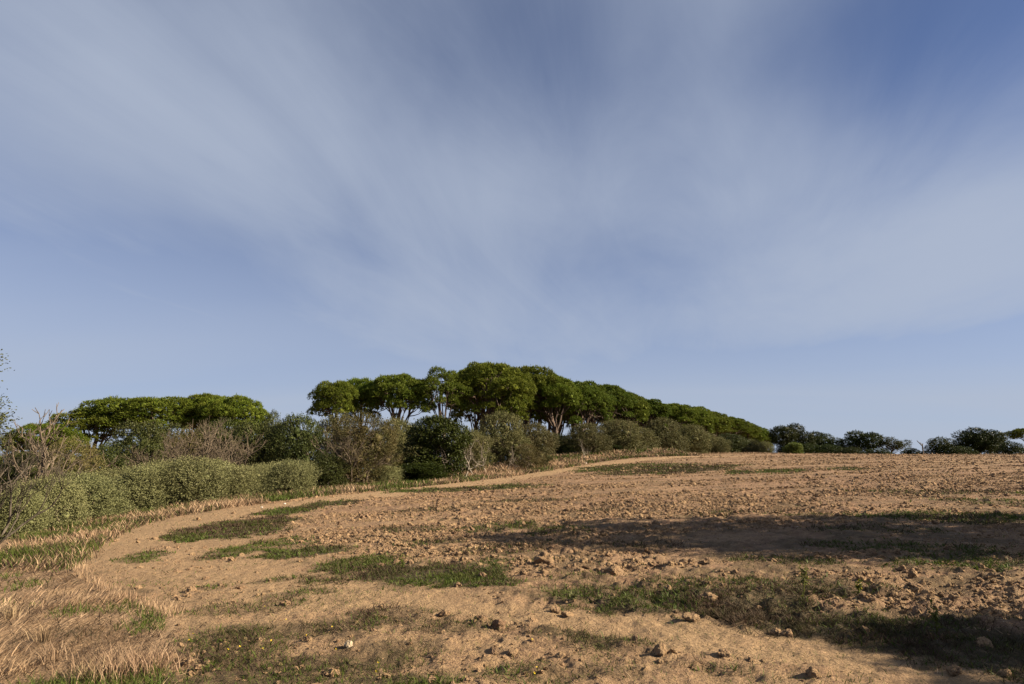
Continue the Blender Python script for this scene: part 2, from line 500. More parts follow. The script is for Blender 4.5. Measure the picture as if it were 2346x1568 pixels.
def bark_material(name, c1, c2, scale=6.0):
    m, N, L = new_mat(name)
    b = N['Principled BSDF']; b.inputs['Roughness'].default_value = 0.9; b.inputs['Specular IOR Level'].default_value = 0.15
    tc = N.new('ShaderNodeTexCoord')
    mp = N.new('ShaderNodeMapping'); mp.inputs['Scale'].default_value = (1, 1, 0.3); L.new(tc.outputs['Object'], mp.inputs[0])
    n1 = n_noise(N, L, mp.outputs[0], scale, 6, 0.65)
    L.new(n_mix(N, L, n_ramp(N, L, n1, 0.38, 0.62), c1, c2), b.inputs['Base Color'])
    bp = N.new('ShaderNodeBump'); bp.inputs['Strength'].default_value = 0.7; bp.inputs['Distance'].default_value = 0.05
    L.new(n1, bp.inputs['Height']); L.new(bp.outputs[0], b.inputs['Normal'])
    return m


def stone_material(name, c1, c2):
    m, N, L = new_mat(name)
    b = N['Principled BSDF']; b.inputs['Roughness'].default_value = 0.9; b.inputs['Specular IOR Level'].default_value = 0.15
    geo = N.new('ShaderNodeNewGeometry')
    n1 = n_noise(N, L, geo.outputs['Position'], 14, 6, 0.65)
    L.new(n_mix(N, L, n_ramp(N, L, n1, 0.38, 0.64), c1, c2), b.inputs['Base Color'])
    bp = N.new('ShaderNodeBump'); bp.inputs['Strength'].default_value = 0.6; bp.inputs['Distance'].default_value = 0.02
    L.new(n_noise(N, L, geo.outputs['Position'], 40, 5, 0.65), bp.inputs['Height']); L.new(bp.outputs[0], b.inputs['Normal'])
    return m


M_GROUND = soil_material('sandy_soil')
M_CLOD = soil_material('soil_clod', use_attr=False)
M_PINE = leaf_material('pine_needles', (0.058, 0.092, 0.010), (0.140, 0.168, 0.019), (0.122, 0.126, 0.021), 0.24, 0.6, 0.4)
M_OLIVE = leaf_material('olive_leaves', (0.115, 0.122, 0.048), (0.205, 0.200, 0.088), (0.125, 0.120, 0.050), 0.15, 0.5, 0.4)
M_WILD = leaf_material('wild_olive_leaves', (0.072, 0.076, 0.026), (0.130, 0.120, 0.048), (0.115, 0.092, 0.040), 0.15, 0.55, 0.5)
M_OAK = leaf_material('evergreen_oak_leaves', (0.030, 0.040, 0.010), (0.062, 0.070, 0.020), (0.048, 0.046, 0.016), 0.12, 0.45, 0.4)
M_DARKOAK = leaf_material('dark_oak_leaves', (0.019, 0.027, 0.005), (0.046, 0.056, 0.011), None, 0.10, 0.4)
M_BROWN = leaf_material('withering_leaves', (0.082, 0.066, 0.024), (0.130, 0.100, 0.040), (0.070, 0.072, 0.022), 0.2, 0.6, 0.6)
M_FRESH = leaf_material('young_leaves', (0.075, 0.095, 0.018), (0.125, 0.135, 0.030), None, 0.25, 0.5)
M_GRASS = leaf_material('green_grass_blades', (0.040, 0.066, 0.010), (0.090, 0.118, 0.022), (0.074, 0.074, 0.022), 0.25, 0.6, 0.5)
M_DRYGRASS = leaf_material('brown_grass_blades', (0.048, 0.034, 0.021), (0.095, 0.064, 0.038), (0.050, 0.050, 0.020), 0.2, 0.7, 0.6)
M_STRAW = leaf_material('straw_blades', (0.20, 0.135, 0.078), (0.42, 0.30, 0.18), (0.19, 0.118, 0.070), 0.2, 0.6, 0.6)
M_FLOWER = leaf_material('yellow_petals', (0.65, 0.50, 0.03), (0.75, 0.60, 0.06), None, 0.2, 0.6)
M_PINEBARK = bark_material('pine_bark', (0.045, 0.033, 0.026), (0.125, 0.088, 0.066), 5)
M_BARK = bark_material('grey_brown_bark', (0.060, 0.048, 0.038), (0.14, 0.115, 0.090), 7)
M_TWIG = bark_material('bare_twig_bark', (0.075, 0.056, 0.038), (0.15, 0.115, 0.080), 9)
M_PALEBARK = bark_material('pale_bark', (0.12, 0.098, 0.074), (0.25, 0.21, 0.165), 9)
M_GREYTWIG = bark_material('grey_twig_bark', (0.046, 0.037, 0.028), (0.10, 0.082, 0.060), 9)
M_STONE = stone_material('pale_stone', (0.24, 0.18, 0.115), (0.36, 0.29, 0.20))
M_WHITESTONE = stone_material('whitish_stone', (0.55, 0.50, 0.44), (0.72, 0.68, 0.62))
m_sea, N_, L_ = new_mat('sea_water')
N_['Principled BSDF'].inputs['Base Color'].default_value = (0.03, 0.07, 0.13, 1)
N_['Principled BSDF'].inputs['Roughness'].default_value = 0.28
_bp = N_.new('ShaderNodeBump'); _bp.inputs['Strength'].default_value = 0.4
_g = N_.new('ShaderNodeNewGeometry'); L_.new(n_noise(N_, L_, _g.outputs['Position'], 0.08, 4), _bp.inputs['Height'])
L_.new(_bp.outputs[0], N_['Principled BSDF'].inputs['Normal'])


# ------------------------------------------------------------------ the ground: one surface, cut into field, track and surrounding ground
def build_ground():
    fine = np.linspace(R(-46), R(46), 520)
    rest = np.linspace(R(47), R(313), 74)[1:-1]
    th = np.concatenate([fine, rest]); nc = len(th)
    r = np.concatenate([np.linspace(0.3, 3.6, 14), np.geomspace(3.7, 150, 510), np.geomspace(155, 6000, 50)]); nr = len(r)
    T, Rr = np.meshgrid(th, r)
    x, y = (np.sin(T) * Rr).ravel(), (np.cos(T) * Rr).ravel()
    # jitter so that the grid never shows
    jr = np.random.default_rng(1)
    x = x + jr.normal(0, 1, x.shape) * Rr.ravel() * 0.0006; y = y + jr.normal(0, 1, y.shape) * Rr.ravel() * 0.0012
    tr, fld, till = zones(x, y)
    z = hbase(x, y) + micro(x, y, tr, fld, till) + bank(x, y)
    dens, green = cover(x, y)
    v = np.c_[x, y, z]
    i = np.arange(nr - 1)[:, None] * nc; j = np.arange(nc)[None]
    j2 = (j + 1) % nc
    q = np.stack([i + j, i + j2, i + nc + j2, i + nc + j], -1).reshape(-1, 4)
    verge = 1 - fld
    attrs = dict(tilled=till, track=tr, litter=np.clip(dens, 0, 1) * fld, verge=verge)
    tf, ff = tr[q].mean(1), fld[q].mean(1)
    cls = np.where((tf > 0.5) & (ff > 0.5), 1, np.where(ff > 0.5, 0, 2))
    # centre cap
    vc = len(v); v = np.vstack([v, [0, 0, gz(0, 0)]])
    for k in attrs: attrs[k] = np.append(attrs[k], attrs[k][0])
    cap = np.stack([np.full(nc, vc), (np.arange(nc) + 1) % nc, np.arange(nc)], -1)
    # shared shading normals, so that no seam shows where the three surfaces meet
    n = np.zeros_like(v)
    a, b_, c = v[q[:, 0]], v[q[:, 1]], v[q[:, 2]]
    fn = np.cross(v[q[:, 2]] - v[q[:, 0]], v[q[:, 3]] - v[q[:, 1]])
    for k in range(4): np.add.at(n, q[:, k], fn)
    n[vc] = (0, 0, 1); n = norm(n)
    n[n[:, 2] < 0] *= -1
    for name, k in (('field', 0), ('sandy_track', 1), ('ground', 2)):
        f = q[cls == k]
        ids, inv = np.unique(f, return_inverse=True)
        fs = [inv.reshape(-1, 4)]
        if k == 0:
            base = len(ids); capids = cap.ravel()
            lut = {g: l for l, g in enumerate(ids)}
            extra = [g for g in np.unique(capids) if g not in lut]
            for e in extra: lut[e] = len(lut)
            ids = np.concatenate([ids, np.array(extra, dtype=ids.dtype)])
            fs.append(np.array([[lut[g] for g in t] for t in cap]))
        me = mesh_np(name, v[ids], fs, M_GROUND, True, {kk: aa[ids] for kk, aa in attrs.items()})
        me.normals_split_custom_set_from_vertices(n[ids])
        o = link(bpy.data.objects.new(name, me)); tag(o, kind='structure')
        if name == 'field': tag(o, 'cloddy sandy ploughed field rising gently to the right', 'field')
        if name == 'sandy_track': tag(o, 'smooth sandy wheel track curving round the field edge', 'track')
        if name == 'ground': tag(o, 'rough ground under the verge, the wood and beyond the field', 'ground')
    k = 64; a = np.linspace(0, 2 * math.pi, k, endpoint=False)
    sv = np.vstack([[0, 0, -46.5], np.c_[np.cos(a) * 60000, np.sin(a) * 60000, np.full(k, -46.5)]])
    sea = link(bpy.data.objects.new('sea', mesh_np('sea', sv, np.stack([np.zeros(k, int), np.arange(k) + 1, (np.arange(k) + 1) % k + 1], -1), m_sea)))
    tag(sea, 'thin line of blue sea at the far horizon', 'sea', kind='structure')


build_ground()


# ------------------------------------------------------------------ plant building
def tubes(paths, k=5):
    """paths: list of (points (n,3), radii (n,))  ->  verts, quads"""
    V, Fq, off = [], [], 0
    ang = np.linspace(0, 2 * math.pi, k, endpoint=False)
    ca, sa = np.cos(ang), np.sin(ang)
    for P, rad in paths:
        P = np.asarray(P, float); n = len(P)
        d = norm(np.gradient(P, axis=0))
        up = np.where(np.abs(d[:, 2:3]) > 0.9, np.array([[1., 0, 0]]), np.array([[0, 0, 1.]]))
        s = norm(np.cross(d, up)); t = np.cross(s, d)
        ring = P[:, None] + (s[:, None] * ca[None, :, None] + t[:, None] * sa[None, :, None]) * np.asarray(rad)[:, None, None]
        V.append(ring.reshape(-1, 3))
        i = np.arange(n - 1)[:, None] * k; j = np.arange(k)[None]; j2 = (j + 1) % k
        Fq.append((np.stack([i + j, i + j2, i + k + j2, i + k + j], -1).reshape(-1, 4)) + off)
        off += n * k
    if not V: return np.zeros((0, 3)), np.zeros((0, 4), int)
    return np.vstack(V), np.vstack(Fq)


def curve(p0, p1, bow, n, r):
    t = np.linspace(0, 1, n)[:, None]
    P = np.asarray(p0) * (1 - t) + np.asarray(p1) * t
    return P + np.asarray(bow) * (4 * t * (1 - t)) + r.normal(0, 1, (n, 3)) * 0.015 * np.linalg.norm(np.asarray(p1) - np.asarray(p0)) * (t * (1 - t) * 4)


def leaves(P, D, Nn, ln, wd):
    """rhombic leaves: base P, direction D, plane normal Nn, length, width"""
    S = norm(np.cross(D, Nn))
    ln, wd = np.reshape(ln, (-1, 1)), np.reshape(wd, (-1, 1))
    bow = Nn * ln * 0.12
    v = np.stack([P, P + D * ln * 0.5 + S * wd * 0.5 + bow, P + D * ln, P + D * ln * 0.5 - S * wd * 0.5 + bow], 1).reshape(-1, 3)
    return v, np.arange(len(v)).reshape(-1, 4)


def needles(P, D, Nn, ln, wd):
    S = norm(np.cross(D, Nn)) * np.reshape(wd, (-1, 1)) * .5
    v = np.stack([P - S, P + S, P + D * np.reshape(ln, (-1, 1))], 1).reshape(-1, 3)
    return v, np.arange(len(v)).reshape(-1, 3)


def rdir(n, r):
    return norm(r.normal(0, 1, (n, 3)))


_ICO = None


def ico():
    global _ICO
    if _ICO is None:
        import bmesh
        bm = bmesh.new(); bmesh.ops.create_icosphere(bm, subdivisions=2, radius=1)
        bm.verts.ensure_lookup_table()
        _ICO = (np.array([v.co[:] for v in bm.verts]), np.array([[v.index for v in f.verts] for f in bm.faces]))
        bm.free()
    return _ICO


def join(parts):
    V, F, off = [], [], 0
    for v, f in parts:
        if len(v) == 0: continue
        V.append(v); F.append(np.asarray(f) + off); off += len(v)
    out = {}
    for f in F: out.setdefault(f.shape[1], []).append(f)
    return np.vstack(V), [np.vstack(x) for x in out.values()]


def make_pine(seed, H, Rc, thick, lean=(0, 0), open_=0.0, npuff=70, tufts=420):
    """umbrella pine: returns trunk, branch and crown meshes"""
    r = np.random.default_rng(seed)
    top = np.array((lean[0], lean[1], H))
    fork = H - thick - 0.16 * H - r.uniform(0, .06) * H
    tp = curve((0, 0, -0.5), (top[0] * .62, top[1] * .62, fork), (r.normal(0, .25), r.normal(0, .25), 0), 9, r)
    tpaths = [(tp, np.linspace(0.034, 0.02, 9) * H * (1 + np.r_[0.35, np.zeros(8)]))]
    # puffs on an umbrella
    C = []
    tries = 0
    while len(C) < npuff and tries < 4000:
        tries += 1
        a, q = r.uniform(0, 2 * math.pi), math.sqrt(r.uniform(0, 1))
        rad = Rc * 0.86 * q * (1 + 0.16 * math.sin(2 * a + seed) + 0.10 * math.sin(3 * a + 2 * seed))
        under = r.uniform() < 0.34
        z = H - thick * (0.10 + 0.60 * q ** 2.8) - (thick * r.uniform(.28, .75) if under and q > .35 else r.uniform(0, .10) * thick)
        s = Rc * r.choice((.13, .18, .23, .27)) * r.uniform(.9, 1.15) * (0.85 if under else 1)
        c = np.array((top[0] + rad * math.cos(a), top[1] + rad * math.sin(a), z - s * .35))
        if all(np.linalg.norm((c - o[:3]) * (1, 1, 1.5)) > (0.66 + .25 * open_) * (s + o[3]) * 0.8 for o in C): C.append(np.r_[c, s])
    C = np.array(C)
    parts = []
    iv, fi = ico()
    for c in C:
        s = c[3]; sq = np.array((1, 1, .72))
        m = int(tufts * (s / (Rc * .22)) ** 2)
        d = rdir(m, r); d[:, 2] = np.where(d[:, 2] < -.35, -d[:, 2], d[:, 2])
        lump = 1 + 0.10 * np.sin(d[:, 0] * 5 + c[0] * 3) * np.cos(d[:, 1] * 5 + c[1]) + r.normal(0, .085, m)
        P = c[:3] + d * sq * s * lump[:, None]
        # drop the tufts that would be buried in a neighbour
        bur = np.zeros(m, bool)
        for o in C:
            if o is c: continue
            bur |= np.linalg.norm((P - o[:3]) / (1, 1, .72), axis=1) < o[3] * .72
        bur |= vnoise(P[:, 0] * 1.5 + seed, P[:, 1] * 1.5 + P[:, 2] * 1.9, seed) < -.36
        P, d = P[~bur], d[~bur]
        for k in range(4):
            D = norm(d + r.normal(0, .6, d.shape) + (0, 0, .35))
            ln = r.uniform(.14, .26, len(D)) * np.where(r.uniform(0, 1, len(D)) < .10, 1.8, 1) * H / 12
            parts.append(needles(P - D * .05, D, norm(d + r.normal(0, .6, d.shape)), ln, r.uniform(.06, .105, len(D)) * H / 12))
        if open_ < 0.5 or r.uniform() < .5:
            cv = iv * (1 + 0.12 * r.normal(0, 1, (len(iv), 1))) * s * 0.36 * sq + c[:3]  # solid core added inside the puff to block light through the crown
            parts.append((cv, fi))
    cv, cf = join(parts)
    # limbs rise from the fork to the puffs
    bp = []
    nl = 7
    start = tp[-1]
    heads = []
    for k in range(nl):
        a = 2 * math.pi * k / nl + r.uniform(-.3, .3)
        e = top + np.array((math.cos(a) * Rc * r.uniform(.3, .55), math.sin(a) * Rc * r.uniform(.3, .55), -thick * r.uniform(.5, .75)))
        zf = r.uniform(.72, 1.0)
        st = tp[int(8 * zf)]
        P = curve(st, e, (math.cos(a) * .3, math.sin(a) * .3, -.25), 7, r)
        bp.append((P, np.linspace(0.011, .005, 7) * H)); heads.append(P)
    P = curve(start, top + (0, 0, -thick * .4), (r.normal(0, .2), r.normal(0, .2), 0), 6, r)
    bp.append((P, np.linspace(.02, .006, 6) * H)); heads.append(P)
    for c in C:
        h = min(heads, key=lambda h: np.linalg.norm(h[-1] - c[:3]) + np.linalg.norm(h[3] - c[:3]) * .5)
        st = h[r.integers(3, len(h))]
        bp.append((curve(st, c[:3], (0, 0, -.2), 5, r), np.linspace(.0055, .002, 5) * H))
    # dead snags under the crown
    for k in range(6):
        st = tp[r.integers(5, 9)]; a = r.uniform(0, 6.28)
        e = st + np.array((math.cos(a), math.sin(a), r.uniform(-.1, .45))) * r.uniform(.6, 1.7)
        bp.append((curve(st, e, (0, 0, .1), 5, r), np.linspace(.0035, .0012, 5) * H))
    tm = tubes(tpaths, 8); bm_ = tubes(bp, 5)
    return dict(trunk=mesh_np('pine_trunk', *tm, M_PINEBARK, True), limbs=mesh_np('pine_limbs', *bm_, M_PINEBARK, True),
                crown=mesh_np('pine_crown', cv, cf, M_PINE))


def branching(r, root, d0, length, rad, depth, spread=.55, up=.15, kids=(2, 4), shrink=.72, wig=.12, segs=4, out=None, tips=None):
    if out is None: out, tips = [], []
    n = segs
    P = [np.asarray(root, float)]; d = np.asarray(d0, float)
    for i in range(n):
        d = norm(d + r.normal(0, wig, 3) + np.array((0, 0, up * .3)))
        P.append(P[-1] + d * length / n)
    P = np.array(P)
    out.append((P, np.linspace(rad, rad * .6, n + 1)))
    if depth <= 0:
        tips.append((P[-1], d)); return out, tips
    for k in range(r.integers(kids[0], kids[1] + 1)):
        i = n if k == 0 else r.integers(max(1, n // 2), n + 1)
        dd = norm(d + r.normal(0, spread, 3) + np.array((0, 0, up)))
        branching(r, P[i], dd, length * shrink * r.uniform(.75, 1.15), rad * (.62 if k else .7), depth - 1, spread, up, kids, shrink, wig, max(2, n - 1), out, tips)
    return out, tips


def make_bush(seed, Wd, Hh, mat, barkmat=None, leaf=(.07, .022), nblob=16, leaves_n=15000, base=.12, spray=.34, core=True, sparse=0.0, twigs=24, lobes=1.0,
              trunk_h=0.0, lean=0.0, wdepth=1.0):
    """shrub or low tree of leafy sprays over lumpy blobs; returns stems and crown meshes"""
    r = np.random.default_rng(seed)
    B = []
    bh = Hh - trunk_h
    for k in range(int(nblob * 1.25)):
        a = r.uniform(0, 2 * math.pi); q = r.uniform(0, 1) ** .42
        h = r.uniform(base, .90)
        prof = math.sqrt(max(0.05, 1 - ((h - .42) / .62) ** 2))
        s = (r.uniform(.09, .17) if k % 3 else r.uniform(.18, .28)) * min(Wd, bh * 1.25) * lobes
        rr = max(0.0, (Wd * .5 * prof * r.uniform(.68, 1.16) - s * .6)) * q
        z = trunk_h + max(h * bh, s * .55)
        z = min(z, Hh - s * r.uniform(.8, 1.6))
        B.append((rr * math.cos(a) + lean * (z / Hh), rr * math.sin(a) * wdepth, z, s))
    B.append((lean, 0, Hh - .22 * bh, .22 * min(Wd, bh)))
    B = np.array(B)
    w = B[:, 3] ** 2; w /= w.sum()
    nper = np.maximum(6, (w * leaves_n * 2.1 / 5).astype(int))
    SP, SD = [], []
    iv, fi = ico(); cores = []
    for b, m in zip(B, nper):
        d = rdir(int(m * 1.5), r)
        f = 1 + .09 * np.sin(d[:, 0] * 4 + b[0] * 5) * np.cos(d[:, 2] * 5 + b[1]) + r.normal(0, .08, len(d))
        f = np.where(r.uniform(0, 1, len(d)) < .18, f * r.uniform(.6, .95, len(d)), f)
        P = b[:3] + d * f[:, None] * b[3]
        bur = np.zeros(len(d), bool)
        for o in B:
            if o is b: continue
            bur |= np.linalg.norm(P - o[:3], axis=1) < o[3] * .70
        keep = ~bur & (P[:, 2] > 0.02)
        if sparse: keep &= vnoise(P[:, 0] * 2.2 + seed, P[:, 2] * 2.2 + P[:, 1]) > sparse - .5
        SP.append(P[keep][:m]); SD.append(d[keep][:m])
        if core and b[3] > .16 * min(Wd, bh) * lobes: cores.append((iv * (1 + .12 * r.normal(0, 1, (len(iv), 1))) * b[3] * .27 + b[:3], fi))  # solid cores added inside the larger blobs so the foliage stays opaque to light
    P, d = np.vstack(SP), np.vstack(SD)
    SDir = norm(d + (0, 0, .45) + r.normal(0, .4, d.shape))
    parts = []
    Ls = r.uniform(.5, 1.2, len(P)) * spray
    for k in range(5):
        t = (k + r.uniform(0, 1, len(P))) / 5
        pp = P + SDir * (Ls * t)[:, None]
        D = norm(SDir * .7 + r.normal(0, .55, d.shape))
        Nn = norm(d + r.normal(0, .5, d.shape) + (0, 0, .2))
        parts.append(leaves(pp, D, Nn, leaf[0] * 1.1 * r.uniform(.7, 1.35, len(P)), leaf[1] * 1.4 * r.uniform(.8, 1.3, len(P))))
    cv, cf = join(parts + cores)
    sp = []
    ns = 1 if trunk_h > 0 else r.integers(4, 7)
    roots = []
    for k in range(ns):
        a = r.uniform(0, 6.28)
        p0 = (0.12 * math.cos(a) * Wd * .3 * (ns > 1), .12 * math.sin(a) * Wd * .3 * (ns > 1), -.25)
        e = (lean * .4 + math.cos(a) * Wd * .16 * (ns > 1), math.sin(a) * Wd * .16 * (ns > 1), max(trunk_h * 1.1, Hh * .35))
        c = curve(p0, e, (r.normal(0, .05) * Wd, r.normal(0, .05) * Wd, 0), 7, r)
        sp.append((c, np.linspace(.030 if ns > 1 else .042, .018, 7) * Hh ** .8)); roots.append(c)
    for b in B:
        c0 = roots[r.integers(len(roots))]
        sp.append((curve(c0[r.integers(4, 7)], b[:3] + rdir(1, r)[0] * b[3] * .6, r.normal(0, .06, 3) * Hh, 5, r), np.linspace(.012, .004, 5) * Hh ** .8))
    # twigs that poke out through the leaves
    for k in range(twigs):
        b = B[r.integers(len(B))]; dd = norm(r.normal(0, 1, 3) + (0, 0, .7))
        sp.append((curve(b[:3] + dd * b[3] * .4, b[:3] + dd * b[3] * r.uniform(1.1, 1.4), r.normal(0, .04, 3), 4, r), np.linspace(.010, .004, 4)))
    return dict(stems=mesh_np('stems', *tubes(sp, 5), barkmat or M_BARK, True), crown=mesh_np('crown', cv, cf, mat))


def make_bare(seed, Hh, spread=.5, stems=3, depth=5, mat=None, up=.22, kids=(2, 3), rad=.03, lean=(0, 0), leafmat=None, leafn=2, leaf=(.05, .025), first=.34,
              wig=.14, shrink=.74, open_=.35):
    r = np.random.default_rng(seed)
    out, tips = [], []
    for k in range(stems):
        a = 2 * math.pi * k / stems + r.uniform(-.5, .5)
        d = norm(np.array((math.cos(a) * open_ + lean[0], math.sin(a) * open_ + lean[1], 1.0)))
        branching(r, (math.cos(a) * .05, math.sin(a) * .05, -.3), d, Hh * first, rad * Hh, depth, spread, up, kids, shrink, wig, 5, out, tips)
    main = [p for p in out if p[1][0] > rad * Hh * .4]
    twig = [(p, np.maximum(q, .0045)) for p, q in out if q[0] <= rad * Hh * .4]
    res = dict(trunk=mesh_np('trunk', *tubes(main, 7), mat or M_TWIG, True), twigs=mesh_np('twigs', *tubes(twig, 3), mat or M_TWIG, True))
    if leafmat:
        T = np.array([t[0] for t in tips]); D = np.array([t[1] for t in tips])
        T = np.repeat(T, leafn, 0); D = np.repeat(D, leafn, 0)
        T = T - D * r.uniform(0, .35, (len(T), 1)) + r.normal(0, .05, T.shape)
        parts = [leaves(T, norm(D + r.normal(0, .7, D.shape)), rdir(len(D), r), leaf[0] * r.uniform(.7, 1.4, len(D)), leaf[1] * r.uniform(.7, 1.3, len(D)))]
        v, f = join(parts)
        res['crown'] = mesh_np('crown', v, f, leafmat)
    return res


def place(kind, meshes, x, y, label, cat, group=None, rot=0.0, s=(1, 1, 1), sink=0.0, names=None):
    e = link(bpy.data.objects.new(kind, None))
    e.empty_display_size = 0.3
    e.location = (x, y, gz(x, y) - sink); e.rotation_euler = (0, 0, rot); e.scale = s
    tag(e, label, cat, group)
    made = {}
    for k, me in meshes.items():
        p = bpy.data.objects.new(k, me)
        link(p, made['trunk'] if k in ('limbs', 'twigs') and 'trunk' in made else e)
        made[k] = p
        if k in ('twigs', 'leaf_mass'): tag(p, kind='stuff')
    return e


# ------------------------------------------------------------------ pines
PINES = [make_pine(11, 12, 4.3, 3.3), make_pine(12, 12, 5.0, 2.6, (.5, .2)), make_pine(13, 12, 4.1, 3.9, (-.4, .1)), make_pine(14, 12, 4.7, 3.6, (.2, -.3)),
         make_pine(15, 12, 4.3, 3.6, (.6, 0), .9, 40, 300), make_pine(16, 12, 5.4, 2.5, (-.3, .3)), make_pine(17, 12, 4.8, 4.6, (.1, .2), 0, 84)]


def top_of(me, q=99.6):
    a = np.empty(len(me.vertices) * 3, np.float32); me.vertices.foreach_get('co', a); a = a.reshape(-1, 3)
    return float(np.percentile(a[:, 2], q)), 2 * float(np.percentile(np.hypot(a[:, 0], a[:, 1]), 98))


PTOP = [top_of(p['crown'])[0] for p in PINES]
PR = [top_of(p['crown'])[1] / 2 for p in PINES]


def px_x(px, y):
    X, Y, Z = ray(px, 960)
    return X / Y * y


def pine(px, top, width, d, proto, label, group='umbrella pines', rot=None, r_=random.Random(3)):
    x = px_x(px, d)
    g = gz(x, d)
    X, Y, Z = ray(px, top)
    h = EYE + Z / Y * d - g
    sz = h / PTOP[proto]
    sr = (width / 2 / F0 * math.hypot(x, d) * Y) / PR[proto]
    sr = max(.55 * sz, min(1.9 * sz, sr * 1.30))
    return place('umbrella_pine', PINES[proto], x, d, label, 'pine tree', group, rot if rot is not None else r_.uniform(0, 6.28), (sr, sr, sz))


LEFT_PINES = [
    (112, 972, 110, 78, 6, 'small round pine crown at far left behind the bare tree'),
    (232, 934, 140, 84, 4, 'low umbrella pine at left with open limbs showing under its crown'),
    (350, 911, 200, 86, 1, 'broad bright green umbrella pine, widest crown of the left group'),
    (468, 905, 110, 90, 0, 'umbrella pine with the highest crown of the left group'),
    (545, 909, 110, 86, 3, 'rightmost umbrella pine of the left group, beside the sky gap'),
]
for a in LEFT_PINES: pine(*a, group='left group of umbrella pines')
MID_PINES = [
    (766, 876, 112, 78, 1, 'slender umbrella pine at the left end of the long pine row'),
    (828, 869, 112, 82, 5, 'second umbrella pine from the left end of the long row'),
    (912, 859, 125, 80, 0, 'umbrella pine with drooping crown left of the open see-through pine'),
    (1012, 844, 118, 80, 4, 'open umbrella pine with sky showing between its limbs'),
    (1130, 832, 160, 84, 6, 'tallest and largest umbrella pine at the top of the row'),
    (1205, 842, 120, 90, 3, 'umbrella pine just right of the tallest pine'),
    (1262, 862, 110, 90, 2, 'umbrella pine with pale leaning trunk and arched dead limb'),
    (1330, 876, 120, 95, 6, 'umbrella pine with pale forked trunk right of the arched limb'),
    (1392, 884, 110, 103, 0, 'full round umbrella pine in the descending part of the row'),
    (1440, 902, 90, 112, 3, 'umbrella pine whose crown dips below its left neighbour on the row'),
    (1490, 916, 90, 122, 2, 'umbrella pine at the low notch before the far hump of the row'),
    (1540, 926, 85, 135, 0, 'umbrella pine just left of the far hump of the row'),
    (1590, 933, 85, 142, 6, 'umbrella pine forming the far hump of the row'),
    (1632, 944, 75, 152, 3, 'umbrella pine just right of the far hump of the row'),
    (1668, 956, 70, 160, 0, 'fourth umbrella pine from the far right end of the row'),
    (1700, 967, 62, 168, 2, 'third umbrella pine from the far right end of the row'),
    (1728, 978, 56, 176, 6, 'second umbrella pine from the far right end of the row'),
    (1748, 992, 40, 184, 0, 'lowest umbrella pine at the far right end of the row'),
]
for a in MID_PINES: pine(*a, group='long row of umbrella pines')
BEHIND = ['the open see-through pine', 'the tallest pine', 'the right neighbour of the tallest pine', 'the arched-limb pine', 'the pale forked pine',
          'the full round pine', 'the dipping crown', 'the low notch pine', 'the pine left of the far hump', 'the far hump pine', 'the pine right of the far hump',
          'the fourth pine from the far end', 'the third pine from the far end', 'the second pine from the far end']
rr = random.Random(5)
for i in range(len(MID_PINES) - 1):
    a, b = MID_PINES[i], MID_PINES[i + 1]
    if i < 3: continue
    for row in (1, 2, 3):
        f = rr.uniform(.1, .9)
        d = a[3] * (1 - f) + b[3] * f + row * 9 + rr.uniform(-2, 2)
        px = a[0] * (1 - f) + b[0] * f + rr.uniform(-12, 12)
        top = a[1] * (1 - f) + b[1] * f + (0, 6, 14, 30)[row]
        pine(px, top, min(a[2], b[2]) * .95, d, rr.randrange(7), f'dark pine inside the wood, {("", "just", "deep", "farthest")[row]} behind {BEHIND[i - 3]}', 'pines inside the wood behind the row', r_=rr)

